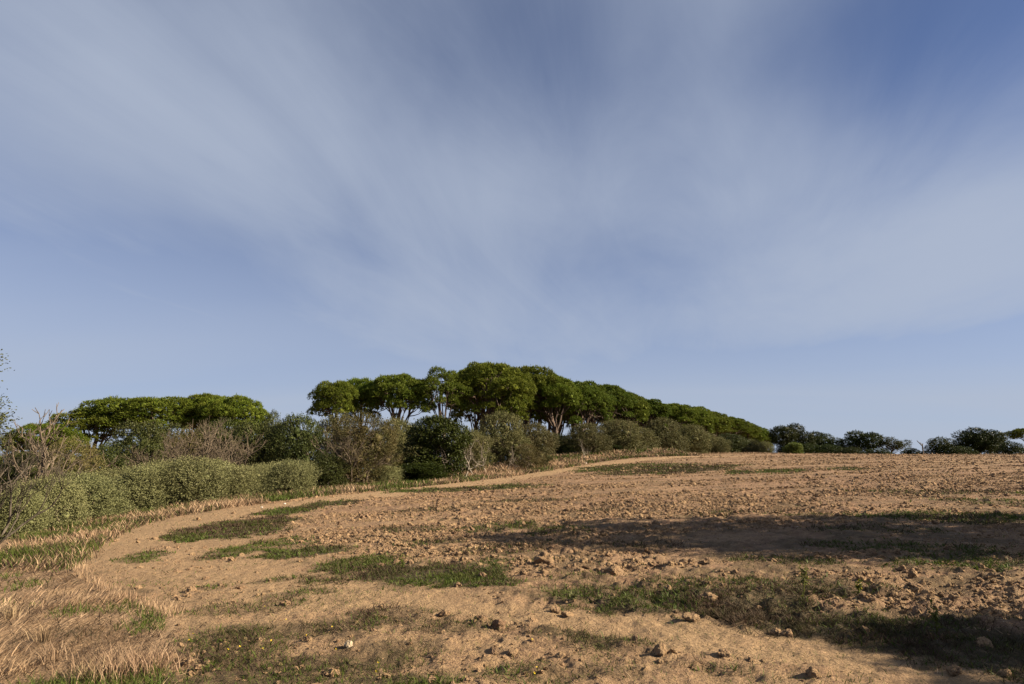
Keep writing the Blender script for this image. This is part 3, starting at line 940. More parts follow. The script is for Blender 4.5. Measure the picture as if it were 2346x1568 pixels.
# ------------------------------------------------------------------ shrubs and low trees
SH = {
    'olive0': (make_bush(31, 3.6, 3.0, M_OLIVE, M_TWIG, (.085, .030), 18, 17000, .12, .52), 3.6, 3.0),
    'olive1': (make_bush(32, 3.2, 3.0, M_OLIVE, M_TWIG, (.085, .030), 15, 16000, .14, .56), 3.2, 3.0),
    'olive2': (make_bush(33, 3.8, 3.0, M_OLIVE, M_TWIG, (.080, .030), 20, 18000, .10, .54), 3.8, 3.0),
    'wild0': (make_bush(34, 4.6, 5.0, M_WILD, M_TWIG, (.10, .040), 22, 19000, .10, .42), 4.6, 5.0),
    'wild1': (make_bush(35, 4.2, 5.0, M_WILD, M_PALEBARK, (.10, .040), 18, 17000, .12, .45, True, .15), 4.2, 5.0),
    'wild2': (make_bush(36, 5.0, 5.0, M_WILD, M_TWIG, (.10, .040), 24, 19000, .08, .40), 5.0, 5.0),
    'oak0': (make_bush(37, 5.0, 5.4, M_OAK, M_BARK, (.10, .055), 22, 18000, .10, .32), 5.0, 5.4),
    'oak1': (make_bush(38, 5.4, 5.4, M_OAK, M_BARK, (.10, .055), 20, 17000, .12, .36, True, .1), 5.4, 5.4),
    'darkoak': (make_bush(39, 5.0, 5.4, M_DARKOAK, M_BARK, (.11, .06), 17, 20000, .05, .26, True, 0, 10, 1.05), 5.0, 5.4),
    'brown0': (make_bush(40, 5.0, 5.4, M_BROWN, M_TWIG, (.085, .034), 22, 17000, .10, .45, True, .18, 90), 5.0, 5.4),
    'brown1': (make_bush(41, 3.6, 3.6, M_BROWN, M_TWIG, (.075, .032), 16, 9000, .10, .38, False, .3, 120), 3.6, 3.6),
    'tree0': (make_bush(42, 6.0, 6.2, M_DARKOAK, M_BARK, (.12, .07), 20, 19000, .12, .36, True, 0, 20, .95, .9, .5), 6.0, 6.2),
    'tree1': (make_bush(43, 6.4, 6.2, M_DARKOAK, M_BARK, (.12, .07), 14, 15000, .20, .40, True, .05, 20, .95, 1.4, -.9), 6.4, 6.2),
    'tree2': (make_bush(44, 5.6, 6.2, M_OAK, M_BARK, (.11, .06), 16, 8000, .3, .40, False, .3, 40, .7, 1.7), 5.6, 6.2),
    'tree3': (make_bush(45, 7.0, 6.2, M_DARKOAK, M_BARK, (.12, .07), 26, 17000, .08, .34, True, 0, 20, .8), 7.0, 6.2),
    'young': (make_bush(46, 2.4, 2.6, M_FRESH, M_TWIG, (.13, .07), 12, 5000, .08, .3, False), 2.4, 2.6),
}


BOUNDS = {}


def shrub(kind, px, top, base, width, key, label, cat, group=None, d=None, rot=None, r_=random.Random(9)):
    X, Y, Z = ray(px, base)
    if d is None:
        p = at_base(px, base); x, y = p
    else:
        x, y = X / Y * d, d
    me = SH[key][0]
    h0, w0 = BOUNDS.setdefault(key, top_of(me['crown']))
    g = gz(x, y)
    Xt, Yt, Zt = ray(px, top)
    h = max(.4, EYE + Zt / Yt * y - g)
    w = width / F0 * y / Y
    names = {'stems': me['stems'], 'crown': me['crown']}
    return place(kind, names, x, y, label, cat, group, rot if rot is not None else r_.uniform(0, 6.28), (w / w0 * 1.18, w / w0 * 1.18, h / h0), 0.05)


SHRUBS = [
    # the front row of silvery shrubs on the left
    ('olive_shrub', 25, 1120, 1262, 120, 'olive1', 'shaded olive shrub behind the leaning bare trunk at far left', 'shrub', 'silvery shrubs along the left field edge', 23),
    ('olive_shrub', 105, 1092, 1226, 130, 'olive0', 'olive shrub under the bare branches, leftmost of the silvery row', 'shrub', 'silvery shrubs along the left field edge', 26),
    ('olive_shrub', 205, 1085, 1200, 165, 'olive2', 'pale silvery olive shrub, lightest and widest of the left row', 'shrub', 'silvery shrubs along the left field edge', 28.5),
    ('olive_shrub', 318, 1066, 1178, 120, 'olive1', 'olive shrub between the palest shrub and the tall dark-hearted one', 'shrub', 'silvery shrubs along the left field edge', 31),
    ('olive_shrub', 428, 1046, 1163, 160, 'olive0', 'tall olive shrub with dark hollow heart in front of the bare tree', 'shrub', 'silvery shrubs along the left field edge', 32.5),
    ('olive_shrub', 528, 1066, 1152, 110, 'olive1', 'olive shrub just right of the dark-hearted shrub, with reddish twigs below', 'shrub', 'silvery shrubs along the left field edge', 34.5),
    ('olive_shrub', 592, 1062, 1142, 100, 'olive2', 'second silvery shrub from the right end of the left row', 'shrub', 'silvery shrubs along the left field edge', 35.5),
    ('olive_shrub', 662, 1053, 1138, 125, 'olive0', 'dome-shaped silvery shrub at the right end of the left row', 'shrub', 'silvery shrubs along the left field edge', 36.5),
    ('olive_shrub', 158, 1080, 1205, 130, 'olive1', 'silvery shrub filling behind the palest shrub left side', 'shrub', 'silvery shrubs along the left field edge', 31),
    ('olive_shrub', 264, 1072, 1190, 130, 'olive0', 'silvery shrub filling behind the palest shrub right side', 'shrub', 'silvery shrubs along the left field edge', 33),
    ('olive_shrub', 372, 1056, 1175, 120, 'olive2', 'silvery shrub filling left behind the dark-hearted shrub', 'shrub', 'silvery shrubs along the left field edge', 35),
    ('olive_shrub', 482, 1054, 1165, 130, 'olive1', 'silvery shrub filling right behind the dark-hearted shrub', 'shrub', 'silvery shrubs along the left field edge', 36.5),
    ('olive_shrub', 628, 1058, 1150, 120, 'olive2', 'silvery shrub filling behind the dome-shaped shrub', 'shrub', 'silvery shrubs along the left field edge', 38.5),
    ('olive_shrub', 60, 1098, 1240, 130, 'olive2', 'silvery shrub low behind the bare tree trunk', 'shrub', 'silvery shrubs along the left field edge', 27),
    # the second row behind
    ('oak_bush', 20, 1040, 1200, 150, 'oak0', 'dark bush at the left picture edge behind the bare trees', 'bush', 'bushes behind the silvery row', 46),
    ('oak_bush', 105, 1034, 1180, 150, 'oak0', 'dark bush deep below the small round pine', 'bush', 'bushes behind the silvery row', 52),
    ('oak_bush', 55, 1034, 1200, 130, 'oak1', 'brownish oak bush behind the bare tree at far left', 'bush', 'bushes behind the silvery row', 33),
    ('oak_bush', 150, 1006, 1170, 150, 'brown0', 'russet half-bare bush below the small round pine', 'bush', 'bushes behind the silvery row', 38),
    ('oak_bush', 228, 1028, 1150, 140, 'oak0', 'green-brown oak bush under the low open-limbed pine', 'bush', 'bushes behind the silvery row', 43),
    ('oak_bush', 318, 966, 1140, 130, 'oak1', 'tall dark oak bush below the broad bright pine', 'bush', 'bushes behind the silvery row', 47),
    ('oak_bush', 420, 985, 1130, 150, 'brown0', 'brown bush filling the back of the bare spreading tree', 'bush', 'bushes behind the silvery row', 50),
    ('oak_bush', 505, 962, 1120, 120, 'oak0', 'oak bush right behind the bare spreading tree', 'bush', 'bushes behind the silvery row', 52),
    ('oak_bush', 580, 965, 1115, 130, 'oak1', 'dark oak bush left of the sky gap between the pine groups', 'bush', 'bushes behind the silvery row', 50),
    ('oak_bush', 618, 946, 1110, 60, 'oak0', 'narrow oak top poking up into the sky gap', 'bush', 'bushes behind the silvery row', 60),
    ('oak_bush', 690, 952, 1112, 140, 'oak1', 'broad olive-brown oak bush under the sky gap', 'bush', 'bushes behind the silvery row', 50),
    ('oak_bush', 270, 1012, 1130, 120, 'oak1', 'dark oak bush deep behind, between the low and the broad pine', 'bush', 'bushes behind the silvery row', 62),
    ('oak_bush', 390, 975, 1130, 130, 'oak0', 'dark oak bush deep under the broad bright pine', 'bush', 'bushes behind the silvery row', 64),
    ('oak_bush', 460, 978, 1125, 130, 'oak1', 'dark oak bush deep under the highest left pine', 'bush', 'bushes behind the silvery row', 63),
    ('oak_bush', 545, 985, 1120, 120, 'oak0', 'dark oak bush deep under the rightmost left pine', 'bush', 'bushes behind the silvery row', 64),
    ('oak_bush', 640, 975, 1120, 120, 'oak0', 'dark oak bush deep under the sky gap', 'bush', 'bushes behind the silvery row', 64),
    ('oak_bush', 870, 985, 1110, 130, 'oak1', 'dark bush deep behind the withering tree', 'bush', 'bushes behind the silvery row', 66),
    ('oak_bush', 945, 975, 1110, 110, 'oak0', 'dark bush deep behind the evergreen oak left side', 'bush', 'bushes behind the silvery row', 68),
    ('dark_bush', 740, 1040, 1122, 110, 'oak0', 'low shadowed bush right of the dome-shaped shrub', 'bush', 'bushes behind the silvery row', 41),
    ('withering_tree', 830, 946, 1116, 160, 'brown0', 'reddish-brown withering bushy tree with bare twigs at its right side', 'bush', None, 43.5),
    ('oak_bush', 770, 950, 1112, 110, 'wild0', 'olive-green bush behind the left flank of the withering tree', 'bush', 'bushes behind the silvery row', 52),
    ('wild_olive', 905, 960, 1110, 110, 'wild0', 'grey-green bush between the withering tree and the dark oak', 'bush', 'grey-green bushes below the pine row', 52),
    ('wild_olive', 882, 1065, 1114, 70, 'olive1', 'low grey shrub at the foot of the withering tree', 'shrub', 'grey-green bushes below the pine row', 44.5),
    ('evergreen_oak', 998, 955, 1110, 126, 'darkoak', 'very dark green evergreen oak standing at the field edge', 'bush', None, 48.5),
    ('dark_bush', 960, 1060, 1112, 120, 'darkoak', 'low dark green skirt of leaves at the evergreen oak foot', 'bush', None, 46.5),
    ('wild_olive', 1075, 985, 1098, 90, 'wild1', 'thin grey bush just right of the dark evergreen oak', 'bush', 'grey-green bushes below the pine row', 54),
    ('wild_olive', 1152, 944, 1088, 130, 'wild2', 'tall rounded grey-green bush below the tallest pine', 'bush', 'grey-green bushes below the pine row', 60),
    ('wild_olive', 1225, 970, 1082, 110, 'wild0', 'grey-green bush left of the red-brown bank', 'bush', 'grey-green bushes below the pine row', 63),
    ('withering_bush', 1205, 1016, 1082, 85, 'brown1', 'low brownish bush at the left end of the red-brown bank', 'bush', None, 58),
    ('dark_bush', 1240, 1040, 1075, 42, 'oak0', 'small dark shrub on the left slope of the bank', 'shrub', None, 62),
    ('wild_olive', 1290, 1000, 1060, 70, 'oak0', 'dark bush in the gap under the pale forked pine trunk', 'bush', 'grey-green bushes below the pine row', 76),
    ('wild_olive', 1348, 970, 1056, 112, 'wild2', 'round lit bush above the bank with a pale forked stem', 'bush', 'grey-green bushes below the pine row', 76),
    ('wild_olive', 1415, 962, 1051, 118, 'wild0', 'second round bush right of the bank with dark foot', 'bush', 'grey-green bushes below the pine row', 84),
    ('dark_bush', 1400, 1018, 1050, 45, 'darkoak', 'small vivid green shrub at the foot of the second round bush', 'shrub', None, 81),
    ('withering_bush', 1470, 980, 1047, 84, 'wild1', 'greyish bush with dead brown twigs in the middle of the row', 'bush', 'grey-green bushes below the pine row', 93),
    ('wild_olive', 1522, 958, 1046, 104, 'wild2', 'bush right of the greyish dead-twigged bush', 'bush', 'grey-green bushes below the pine row', 100),
    ('wild_olive', 1582, 974, 1045, 96, 'wild0', 'bright-edged bush below the far hump of the pines', 'bush', 'grey-green bushes below the pine row', 108),
    ('wild_olive', 1634, 1000, 1043, 66, 'wild1', 'pale bush right of the bright-edged bush', 'bush', 'grey-green bushes below the pine row', 116),
    ('wild_olive', 1668, 994, 1042, 78, 'oak0', 'low brown-green bush third from the far end of the row', 'bush', 'grey-green bushes below the pine row', 121),
    ('wild_olive', 1716, 1006, 1042, 70, 'wild2', 'rounded bush second from the far end of the row', 'bush', 'grey-green bushes below the pine row', 126),
    ('wild_olive', 1752, 1012, 1042, 48, 'wild0', 'last small bush at the far right end of the row', 'bush', 'grey-green bushes below the pine row', 130),
    ('understory_bush', 1090, 992, 1060, 142, 'oak0', 'dark understory bush behind the thin grey bush right of the evergreen oak', 'bush', 'dark understory below the pines', 70),
    ('understory_bush', 1180, 990, 1060, 135, 'oak1', 'dark understory bush behind the tall rounded bush below the tallest pine', 'bush', 'dark understory below the pines', 74),
    ('understory_bush', 1262, 994, 1060, 124, 'oak0', 'dark understory bush behind the bush left of the bank', 'bush', 'dark understory below the pines', 82),
    ('understory_bush', 1320, 994, 1060, 115, 'oak1', 'dark understory bush between the bank gap and the round lit bush', 'bush', 'dark understory below the pines', 90),
    ('understory_bush', 1380, 992, 1060, 109, 'oak1', 'dark understory bush behind the round lit bush above the bank', 'bush', 'dark understory below the pines', 96),
    ('understory_bush', 1445, 988, 1060, 102, 'oak0', 'dark understory bush behind the second round bush right of the bank', 'bush', 'dark understory below the pines', 104),
    ('understory_bush', 1502, 988, 1060, 96, 'oak0', 'dark understory bush behind the greyish dead-twigged bush', 'bush', 'dark understory below the pines', 112),
    ('understory_bush', 1555, 990, 1060, 91, 'oak0', 'dark understory bush behind the bright-edged bush', 'bush', 'dark understory below the pines', 120),
    ('understory_bush', 1606, 998, 1060, 87, 'oak0', 'dark understory bush behind the pale bush near the far hump', 'bush', 'dark understory below the pines', 126),
    ('understory_bush', 1652, 1002, 1060, 84, 'oak1', 'dark understory bush behind the low brown-green bush', 'bush', 'dark understory below the pines', 132),
    ('understory_bush', 1694, 1006, 1060, 81, 'oak0', 'dark understory bush behind the second last bush of the row', 'bush', 'dark understory below the pines', 138),
    # beyond the crest on the right
    ('oak_tree', 1818, 972, 1044, 84, 'tree1', 'dark oak with crown leaning left, tallest at the left end of the crest trees', 'tree', 'dark oaks beyond the field crest', 122),
    ('oak_tree', 1872, 990, 1044, 62, 'tree0', 'dark oak joined to the right side of the leaning oak', 'tree', 'dark oaks beyond the field crest', 126),
    ('oak_tree', 1918, 1004, 1044, 60, 'tree3', 'low dark oak in the dip of the crest trees', 'tree', 'dark oaks beyond the field crest', 124),
    ('oak_tree', 1977, 988, 1044, 74, 'tree1', 'dark oak with forked trunk and sky below its crown', 'tree', 'dark oaks beyond the field crest', 122),
    ('oak_tree', 2045, 1001, 1044, 74, 'tree2', 'thin-crowned oak with bare limbs showing through', 'tree', 'dark oaks beyond the field crest', 120),
    ('low_bush', 1950, 1024, 1044, 60, 'tree3', 'low dark bush under the forked oak', 'bush', 'low dark bushes along the crest', 116),
    ('low_bush', 2010, 1027, 1044, 64, 'tree3', 'low bush between the forked oak and the thin-crowned oak', 'bush', 'low dark bushes along the crest', 116),
    ('low_bush', 2086, 1026, 1044, 34, 'oak0', 'small bush left of the dead snag', 'bush', 'low dark bushes along the crest', 114),
    ('low_bush', 2112, 1033, 1043, 30, 'oak1', 'tiny bush at the foot of the dead snag', 'bush', 'low dark bushes along the crest', 108),
    ('oak_tree', 2158, 1002, 1043, 72, 'tree3', 'low spreading dark oak just right of the dead snag', 'tree', 'dark oaks beyond the field crest', 112),
    ('oak_tree', 2232, 981, 1042, 92, 'tree0', 'large dark oak, biggest of the crest trees at right', 'tree', 'dark oaks beyond the field crest', 106),
    ('oak_tree', 2274, 990, 1042, 60, 'tree1', 'dark oak merged into the right side of the biggest crest oak', 'tree', 'dark oaks beyond the field crest', 108),
    ('low_bush', 2318, 1012, 1042, 60, 'tree3', 'dark bush below the small pine at the right edge', 'bush', 'low dark bushes along the crest', 100),
    ('low_bush', 2200, 1022, 1042, 60, 'tree3', 'low dark bush between the spreading oak and the biggest crest oak', 'bush', 'low dark bushes along the crest', 100),
    ('low_bush', 1795, 1020, 1044, 36, 'tree3', 'small dark bush at the foot of the leaning oak', 'bush', 'low dark bushes along the crest', 124),
    ('low_bush', 1850, 1016, 1044, 80, 'tree3', 'dark undergrowth filling between the leaning oak and its neighbour', 'bush', 'low dark bushes along the crest', 120),
    ('low_bush', 1895, 1018, 1044, 70, 'tree3', 'dark undergrowth under the low oak in the dip', 'bush', 'low dark bushes along the crest', 120),
    ('young_bush', 1820, 1014, 1047, 38, 'young', 'small bright leafy bush alone on the field crest', 'bush', None, 108),
]
for s in SHRUBS: shrub(*s[:8], group=s[8], d=s[9])
pine(2344, 982, 50, 118, 5, 'small flat-topped pine at the right picture edge', 'crest pines')

# bare and half-bare trees
BARE0 = make_bare(61, 4.2, .40, 3, 6, M_GREYTWIG, .26, (2, 3), .013, (.20, 0), None, first=.32, open_=.26)
BARE1 = make_bare(62, 4.4, .46, 5, 5, M_TWIG, .16, (2, 4), .016, (0, 0), M_BROWN, 1, (.05, .025), first=.34, open_=1.0)
BARE2 = make_bare(63, 3.0, .55, 1, 5, M_PALEBARK, .2, (2, 3), .020, (0, 0), M_BROWN, 1, (.05, .03), first=.36, open_=.4)
BARE3 = make_bare(64, 3.2, .55, 2, 5, M_TWIG, .3, (2, 3), .022, (.1, 0), None, first=.34, open_=.3)
SNAG = make_bare(65, 2.6, .7, 1, 2, M_BARK, .1, (2, 4), .035, (0, 0), None, first=.62, open_=.05, shrink=.4)


def bare(kind, meshes, px, base, d, h_px, h0, label, rot=0, group=None, cat='tree'):
    X, Y, Z = ray(px, base - h_px); x, y = X / Y * d, d
    h0 = max(v.co.z for me in meshes.values() for v in me.vertices)
    s = (EYE + Z / Y * d - gz(x, y)) / h0
    return place(kind, meshes, x, y, label, cat, group, rot, (s, s, s))


bare('bare_tree', BARE0, 12, 1252, 19.5, 285, 4.4, 'leaning bare tree with dark trunk at the left picture edge', .2)
bare('bare_tree', BARE3, 40, 1160, 30, 250, 3.9, 'pale leafless tree standing against the sky at far left', 1.1)
bare('bare_tree', BARE3, 150, 1160, 40, 200, 3.9, 'wispy leafless tree top left of the low open-limbed pine', 2.6)
bare('bare_tree', BARE1, 500, 1105, 39, 150, 4.6, 'spreading leafless tree behind the silvery shrubs', .6)
bare('bare_tree', BARE1, 400, 1105, 41, 125, 4.6, 'lower leafless tree left of the spreading one', 2.2)
bare('bare_tree', BARE1, 805, 1116, 42.5, 150, 4.6, 'bare twiggy tree standing inside the withering bush', 4.0)
bare('pale_tree', BARE2, 1058, 1105, 49, 105, 3.1, 'thin pale-barked tree right beside the dark evergreen oak', .4, 'pale thin trees in front of the grey bushes')
bare('pale_tree', BARE2, 1085, 1101, 51, 98, 3.1, 'pale-barked tree with knotted fork, second from the evergreen oak', 2.0, 'pale thin trees in front of the grey bushes')
bare('pale_tree', BARE2, 1122, 1094, 53, 92, 3.1, 'pale-barked forked tree, third from the evergreen oak', 3.5, 'pale thin trees in front of the grey bushes')
bare('pale_tree', BARE2, 1160, 1090, 55, 75, 3.1, 'short pale-barked tree at the bank foot, fourth from the oak', 5.1, 'pale thin trees in front of the grey bushes')
bare('pale_tree', BARE2, 1336, 1062, 70, 62, 3.1, 'pale forked stem standing on the red-brown bank', 1.2)
bare('dead_snag', SNAG, 2112, 1043, 104, 34, 2.4, 'small dead snag between the two groups of crest oaks', .5)


# leafy tree at the left picture edge
SH['edge'] = (make_bush(71, 5.0, 6.0, M_OAK, M_BARK, (.06, .026), 22, 20000, .2, .4, False, .1, 120, .8, 1.2), 5.0, 6.0)
place('leafy_tree', SH['edge'][0], -14.5, 16.2, 'leafy tree reaching in from the left picture edge', 'tree', None, 2.0, (1, 1, .86))

# trees standing just outside the right picture edge: their shadows lie across the field
SH['shade'] = (make_bush(72, 7.5, 8.0, M_OAK, M_BARK, (.16, .09), 16, 8500, .22, .40, False, .32, 20, .85, 2.2), 7.5, 8.0)
place('oak_tree', SH['shade'][0], 17.8, 12.9, 'tall oak just outside the right edge casting the long field shadow', 'tree', 'oaks beside the field outside the right edge', .4, (1.0, 1.0, 1.10))
place('oak_tree', SH['shade'][0], 17.4, 10.4, 'lower oak outside the right edge before the tall shadow-casting oak', 'tree', 'oaks beside the field outside the right edge', 2.4, (.62, .62, .80))
SH['shade_dense'] = (make_bush(73, 7.5, 8.0, M_OAK, M_BARK, (.2, .12), 22, 9000, .12, .40, True, 0, 10, 1.0, 1.6), 7.5, 8.0)
place('oak_tree', SH['shade_dense'][0], 15.4, 4.8, 'nearest oak outside the right edge shading the picture corner', 'tree', 'oaks beside the field outside the right edge', 4.1, (.52, .52, .70))


# ------------------------------------------------------------------ grass, straw and weeds
def blades(P, h, w, lean, r, head=None):
    """thin bent blades rooted at P (n,3)"""
    n = len(P)
    a = r.uniform(0, 2 * math.pi, n) if head is None else head
    D = norm(np.c_[np.cos(a) * lean, np.sin(a) * lean, np.ones(n)])
    a2 = r.uniform(0, 2 * math.pi, n)
    S = np.c_[np.cos(a2), np.sin(a2), np.zeros(n)] * (w / 2)[:, None]
    mid = P + D * (h * .55)[:, None]
    D2 = norm(D + np.c_[np.cos(a), np.sin(a), np.zeros(n)] * .45)
    tip = mid + D2 * (h * .45)[:, None]
    v = np.stack([P - S, P + S, mid + S * .7, tip, mid - S * .7], 1).reshape(-1, 3)
    i = np.arange(n)[:, None] * 5
    q = i + np.array([[0, 1, 2, 4]]); t = i + np.array([[4, 2, 3]])
    return v, q, t


def add_blades(name, label, cat, mat, sets, seed):
    r = np.random.default_rng(seed)
    V, Q, T, off = [], [], [], 0
    for P, h, w, lean, *hd in sets:
        v, q, t = blades(P, h, w, lean, r, *hd)
        V.append(v); Q.append(q + off); T.append(t + off); off += len(v)
    me = mesh_np(name, np.vstack(V), [np.vstack(Q), np.vstack(T)], mat)
    o = link(bpy.data.objects.new(name, me))
    tag(o, label, cat, kind='stuff')
    return o


def on_ground(xy):
    return np.c_[xy, ground(xy[:, 0], xy[:, 1]) - .01]


g_sets, b_sets, s_sets = [], [], []
gr = np.random.default_rng(21)


def dens_at(d):
    return 6800 / (1 + (d / 9) ** 2) + 60


def wid(d, base=.004):
    return np.maximum(base, d * .0010)


for p in PATCHES:
    area = math.pi * p['ra'] * p['rb']
    n = int(min(52000, area * 1.6 * dens_at(p['d']) * p['dn']))
    a = gr.uniform(0, 6.283, n); q = np.sqrt(gr.uniform(0, 1.9, n))
    off = np.outer(np.cos(a) * q * p['ra'], p['tan']) + np.outer(np.sin(a) * q * p['rb'], p['rad'])
    xy = p['c'] + off
    x, y = xy.T
    wob = fbm(x * .9, y * .9, 3, 40) * .6 + fbm(x * 4, y * 4, 2, 44) * .5
    v = sstep(patch_value(p, x, y) + .22 + wob, -.02, .50)
    clump = sstep(fbm(x * 2.6, y * 2.6, 2, 52), -.35, .15)
    keep = gr.uniform(0, 1, n) < v * (.25 + .75 * clump)
    xy = xy[keep]; m = len(xy)
    if m == 0: continue
    isg = gr.uniform(0, 1, m) < np.clip(p['g'] + .6 * fbm(xy[:, 0] * .8, xy[:, 1] * .8, 2, 60), 0.03, .97)
    P = on_ground(xy); d = np.hypot(*xy.T)
    far = 1 + np.minimum(d / 60, .8)
    hg = gr.uniform(.015, .085, m) * far; hb = gr.uniform(.02, .12, m) * far
    g_sets.append((P[isg], hg[isg], (wid(d, .0065) * np.exp(gr.normal(0, .45, m)))[isg], gr.uniform(.2, 2.2, isg.sum())))
    b_sets.append((P[~isg], hb[~isg], wid(d, .0045)[~isg], gr.uniform(.3, 2.6, (~isg).sum())))


def scatter(n, rmin, rmax, amax, r):
    rad = rmin * (rmax / rmin) ** r.uniform(0, 1, n); a = r.uniform(-amax, amax, n)
    return np.c_[np.sin(a) * rad, np.cos(a) * rad]


# thin scattered weeds and straw bits all over the field
xy = scatter(150000, 4.6, 75, R(42), gr)
tr, fld, till = zones(*xy.T)
cl = sstep(fbm(xy[:, 0] * 1.3, xy[:, 1] * 1.3, 3, 70), .12, .5)
keep = (fld > 0) & (gr.uniform(0, 1, len(xy)) < (.07 + .75 * cl + .12 * (1 - sstep(np.hypot(*xy.T), 10, 17))) * (1 - .40 * tr))
xy = xy[keep]; P = on_ground(xy); d = np.hypot(*xy.T); m = len(xy)
gm = gr.uniform(0, 1, m) < np.clip(.42 + 1.2 * fbm(xy[:, 0] * .35, xy[:, 1] * .35, 2, 71) - .25 * sstep(d, 12, 30), .05, .95)
g_sets.append((P[gm], gr.uniform(.03, .08, gm.sum()), wid(d, .006)[gm], gr.uniform(.4, 1.8, gm.sum())))
b_sets.append((P[~gm], gr.uniform(.03, .11, (~gm).sum()), wid(d, .0035)[~gm], gr.uniform(.8, 4, (~gm).sum())))

xy = scatter(26000, 4.6, 20, R(42), gr)
tr, fld, till = zones(*xy.T)
cl = sstep(fbm(xy[:, 0] * .8, xy[:, 1] * .8, 3, 73), -.1, .4)
xy = xy[(fld > 0) & (gr.uniform(0, 1, len(xy)) < .10 + .5 * cl)]; m = len(xy); d = np.hypot(*xy.T)
P = on_ground(xy) + (0, 0, .012)
s_sets.append((P, gr.uniform(.03, .13, m), wid(d, .004) * .8, gr.uniform(3, 9, m)))

# the verge between the track and the shrubs
n = 60000
t = gr.uniform(0, len(VERGE_OUT) - 1.001, n); i = t.astype(int); f = (t - i)[:, None]
o_ = VERGE_OUT[i] * (1 - f) + VERGE_OUT[i + 1] * f; b_ = BUSH_LINE[i] * (1 - f) + BUSH_LINE[i + 1] * f
k = gr.uniform(-.06, 1.15, n)[:, None]
xy = o_ * (1 - k) + b_ * k + gr.normal(0, .12, (n, 2))
P = on_ground(xy); d = np.hypot(*xy.T)
s = fbm(xy[:, 0] * .5, xy[:, 1] * .5, 3, 80) + gr.normal(0, .35, n)
far = 1 + np.minimum(d / 70, 1)
gi = s > .20; bi = (s <= .20) & (s > -.34); si = s <= -.34
g_sets.append((P[gi], gr.uniform(.07, .24, gi.sum()) * far[gi], wid(d)[gi], gr.uniform(.1, .8, gi.sum())))
b_sets.append((P[bi], gr.uniform(.06, .22, bi.sum()) * far[bi], wid(d)[bi], gr.uniform(.2, 1., bi.sum())))
s_sets.append((P[si], gr.uniform(.08, .28, si.sum()) * far[si], wid(d)[si], gr.uniform(.2, 1.3, si.sum())))

# dry tall grass along the crest at right
n = 9000
cx = gr.uniform(28, 84, n); cy = np.interp(cx, [28, 45, 62, 84], [113, 111, 98, 82]) + gr.normal(0, 2.2, n)
den = np.where(cx < 50, 1, .25)
kp = gr.uniform(0, 1, n) < den
xy = np.c_[cx, cy][kp]; P = on_ground(xy); m = len(xy); d = np.hypot(*xy.T)
pick = gr.uniform(0, 1, m) < .55
s_sets.append((P[pick], gr.uniform(.3, .75, pick.sum()), wid(d, .01)[pick], gr.uniform(.1, .5, pick.sum())))
b_sets.append((P[~pick], gr.uniform(.25, .65, (~pick).sum()), wid(d, .01)[~pick], gr.uniform(.1, .6, (~pick).sum())))

# flattened straw on the bank at the left and in front
BANKP = line([(380, 1568), (380, 1420), (270, 1372), (195, 1330), (158, 1292), (215, 1248), (70, 1240), (0, 1300)])
BANK = np.vstack([BANKP, at_base(-40, 1330)[None], at_base(-60, 1640)[None], at_base(400, 1640)[None]])
xy = scatter(250000, 4.2, 22, R(42), gr)
xy = xy[inside(*xy.T, BANK)]
x, y = xy.T
d = np.hypot(x, y)
P = on_ground(xy); m = len(xy)
sn = fbm(x * .9, y * .9, 3, 90); rnd = gr.uniform(0, 1, m)
tuft = sstep(fbm(x * 2.1, y * 2.1, 2, 93), -.25, .35)
kind_g = (sn > .24) & (rnd < .55); kind_b = ~kind_g & (rnd < .20); kind_s = ~kind_g & ~kind_b & (rnd < .62 + .34 * tuft - .25 * sstep(d, 9, 15))
flat = gr.uniform(.5, 3.2, m)
g_sets.append((P[kind_g], gr.uniform(.06, .17, kind_g.sum()), wid(d, .006)[kind_g], gr.uniform(.2, 1.2, kind_g.sum())))
b_sets.append((P[kind_b], gr.uniform(.08, .22, kind_b.sum()), wid(d, .0035)[kind_b], flat[kind_b]))
swirl = .5 + 1.6 * fbm(x * .7, y * .7, 2, 97) + gr.normal(0, .6, m)
up_ = sstep(fbm(x * 1.1, y * 1.1, 2, 98), .1, .4)                      # a few stands still upright, the rest laid flat
s_sets.append((P[kind_s], gr.uniform(.06, .24, kind_s.sum()), wid(d, .0038)[kind_s] * gr.uniform(.7, 1.5, kind_s.sum()), (flat * (2.0 - 1.5 * up_))[kind_s], swirl[kind_s]))

# the curved strip of short stubble along the field corner
STUB = line([(172, 1258), (160, 1285), (185, 1315), (230, 1347), (290, 1376), (345, 1398), (390, 1418)])
n = 900
t = gr.uniform(0, len(STUB) - 1.001, n); i = t.astype(int); f = (t - i)[:, None]
xy = STUB[i] * (1 - f) + STUB[i + 1] * f + gr.normal(0, .08, (n, 2))
s_sets.append((on_ground(xy), gr.uniform(.07, .20, n), np.full(n, .0075), gr.uniform(.05, .45, n)))

add_blades('green_grass', 'short green grass and weeds growing in patches on the field', 'grass', M_GRASS, g_sets, 1)
add_blades('brown_grass', 'dull purplish-brown grass patches and litter on the field', 'grass', M_DRYGRASS, b_sets, 2)
add_blades('straw', 'dry flattened straw on the bank and the field verge', 'straw', M_STRAW, s_sets, 3)


# single tufts of standing straw on the near bank
def straw_tuft(seed, n, h, spread):
    r = np.random.default_rng(seed)
    P = np.c_[r.normal(0, spread, (n, 2)), np.zeros(n)]
    v, q, t = blades(P, r.uniform(.55, 1.1, n) * h, np.full(n, .0075), r.uniform(.05, .55, n), r)
    return mesh_np('straw_blades', v, [q, t], M_STRAW)


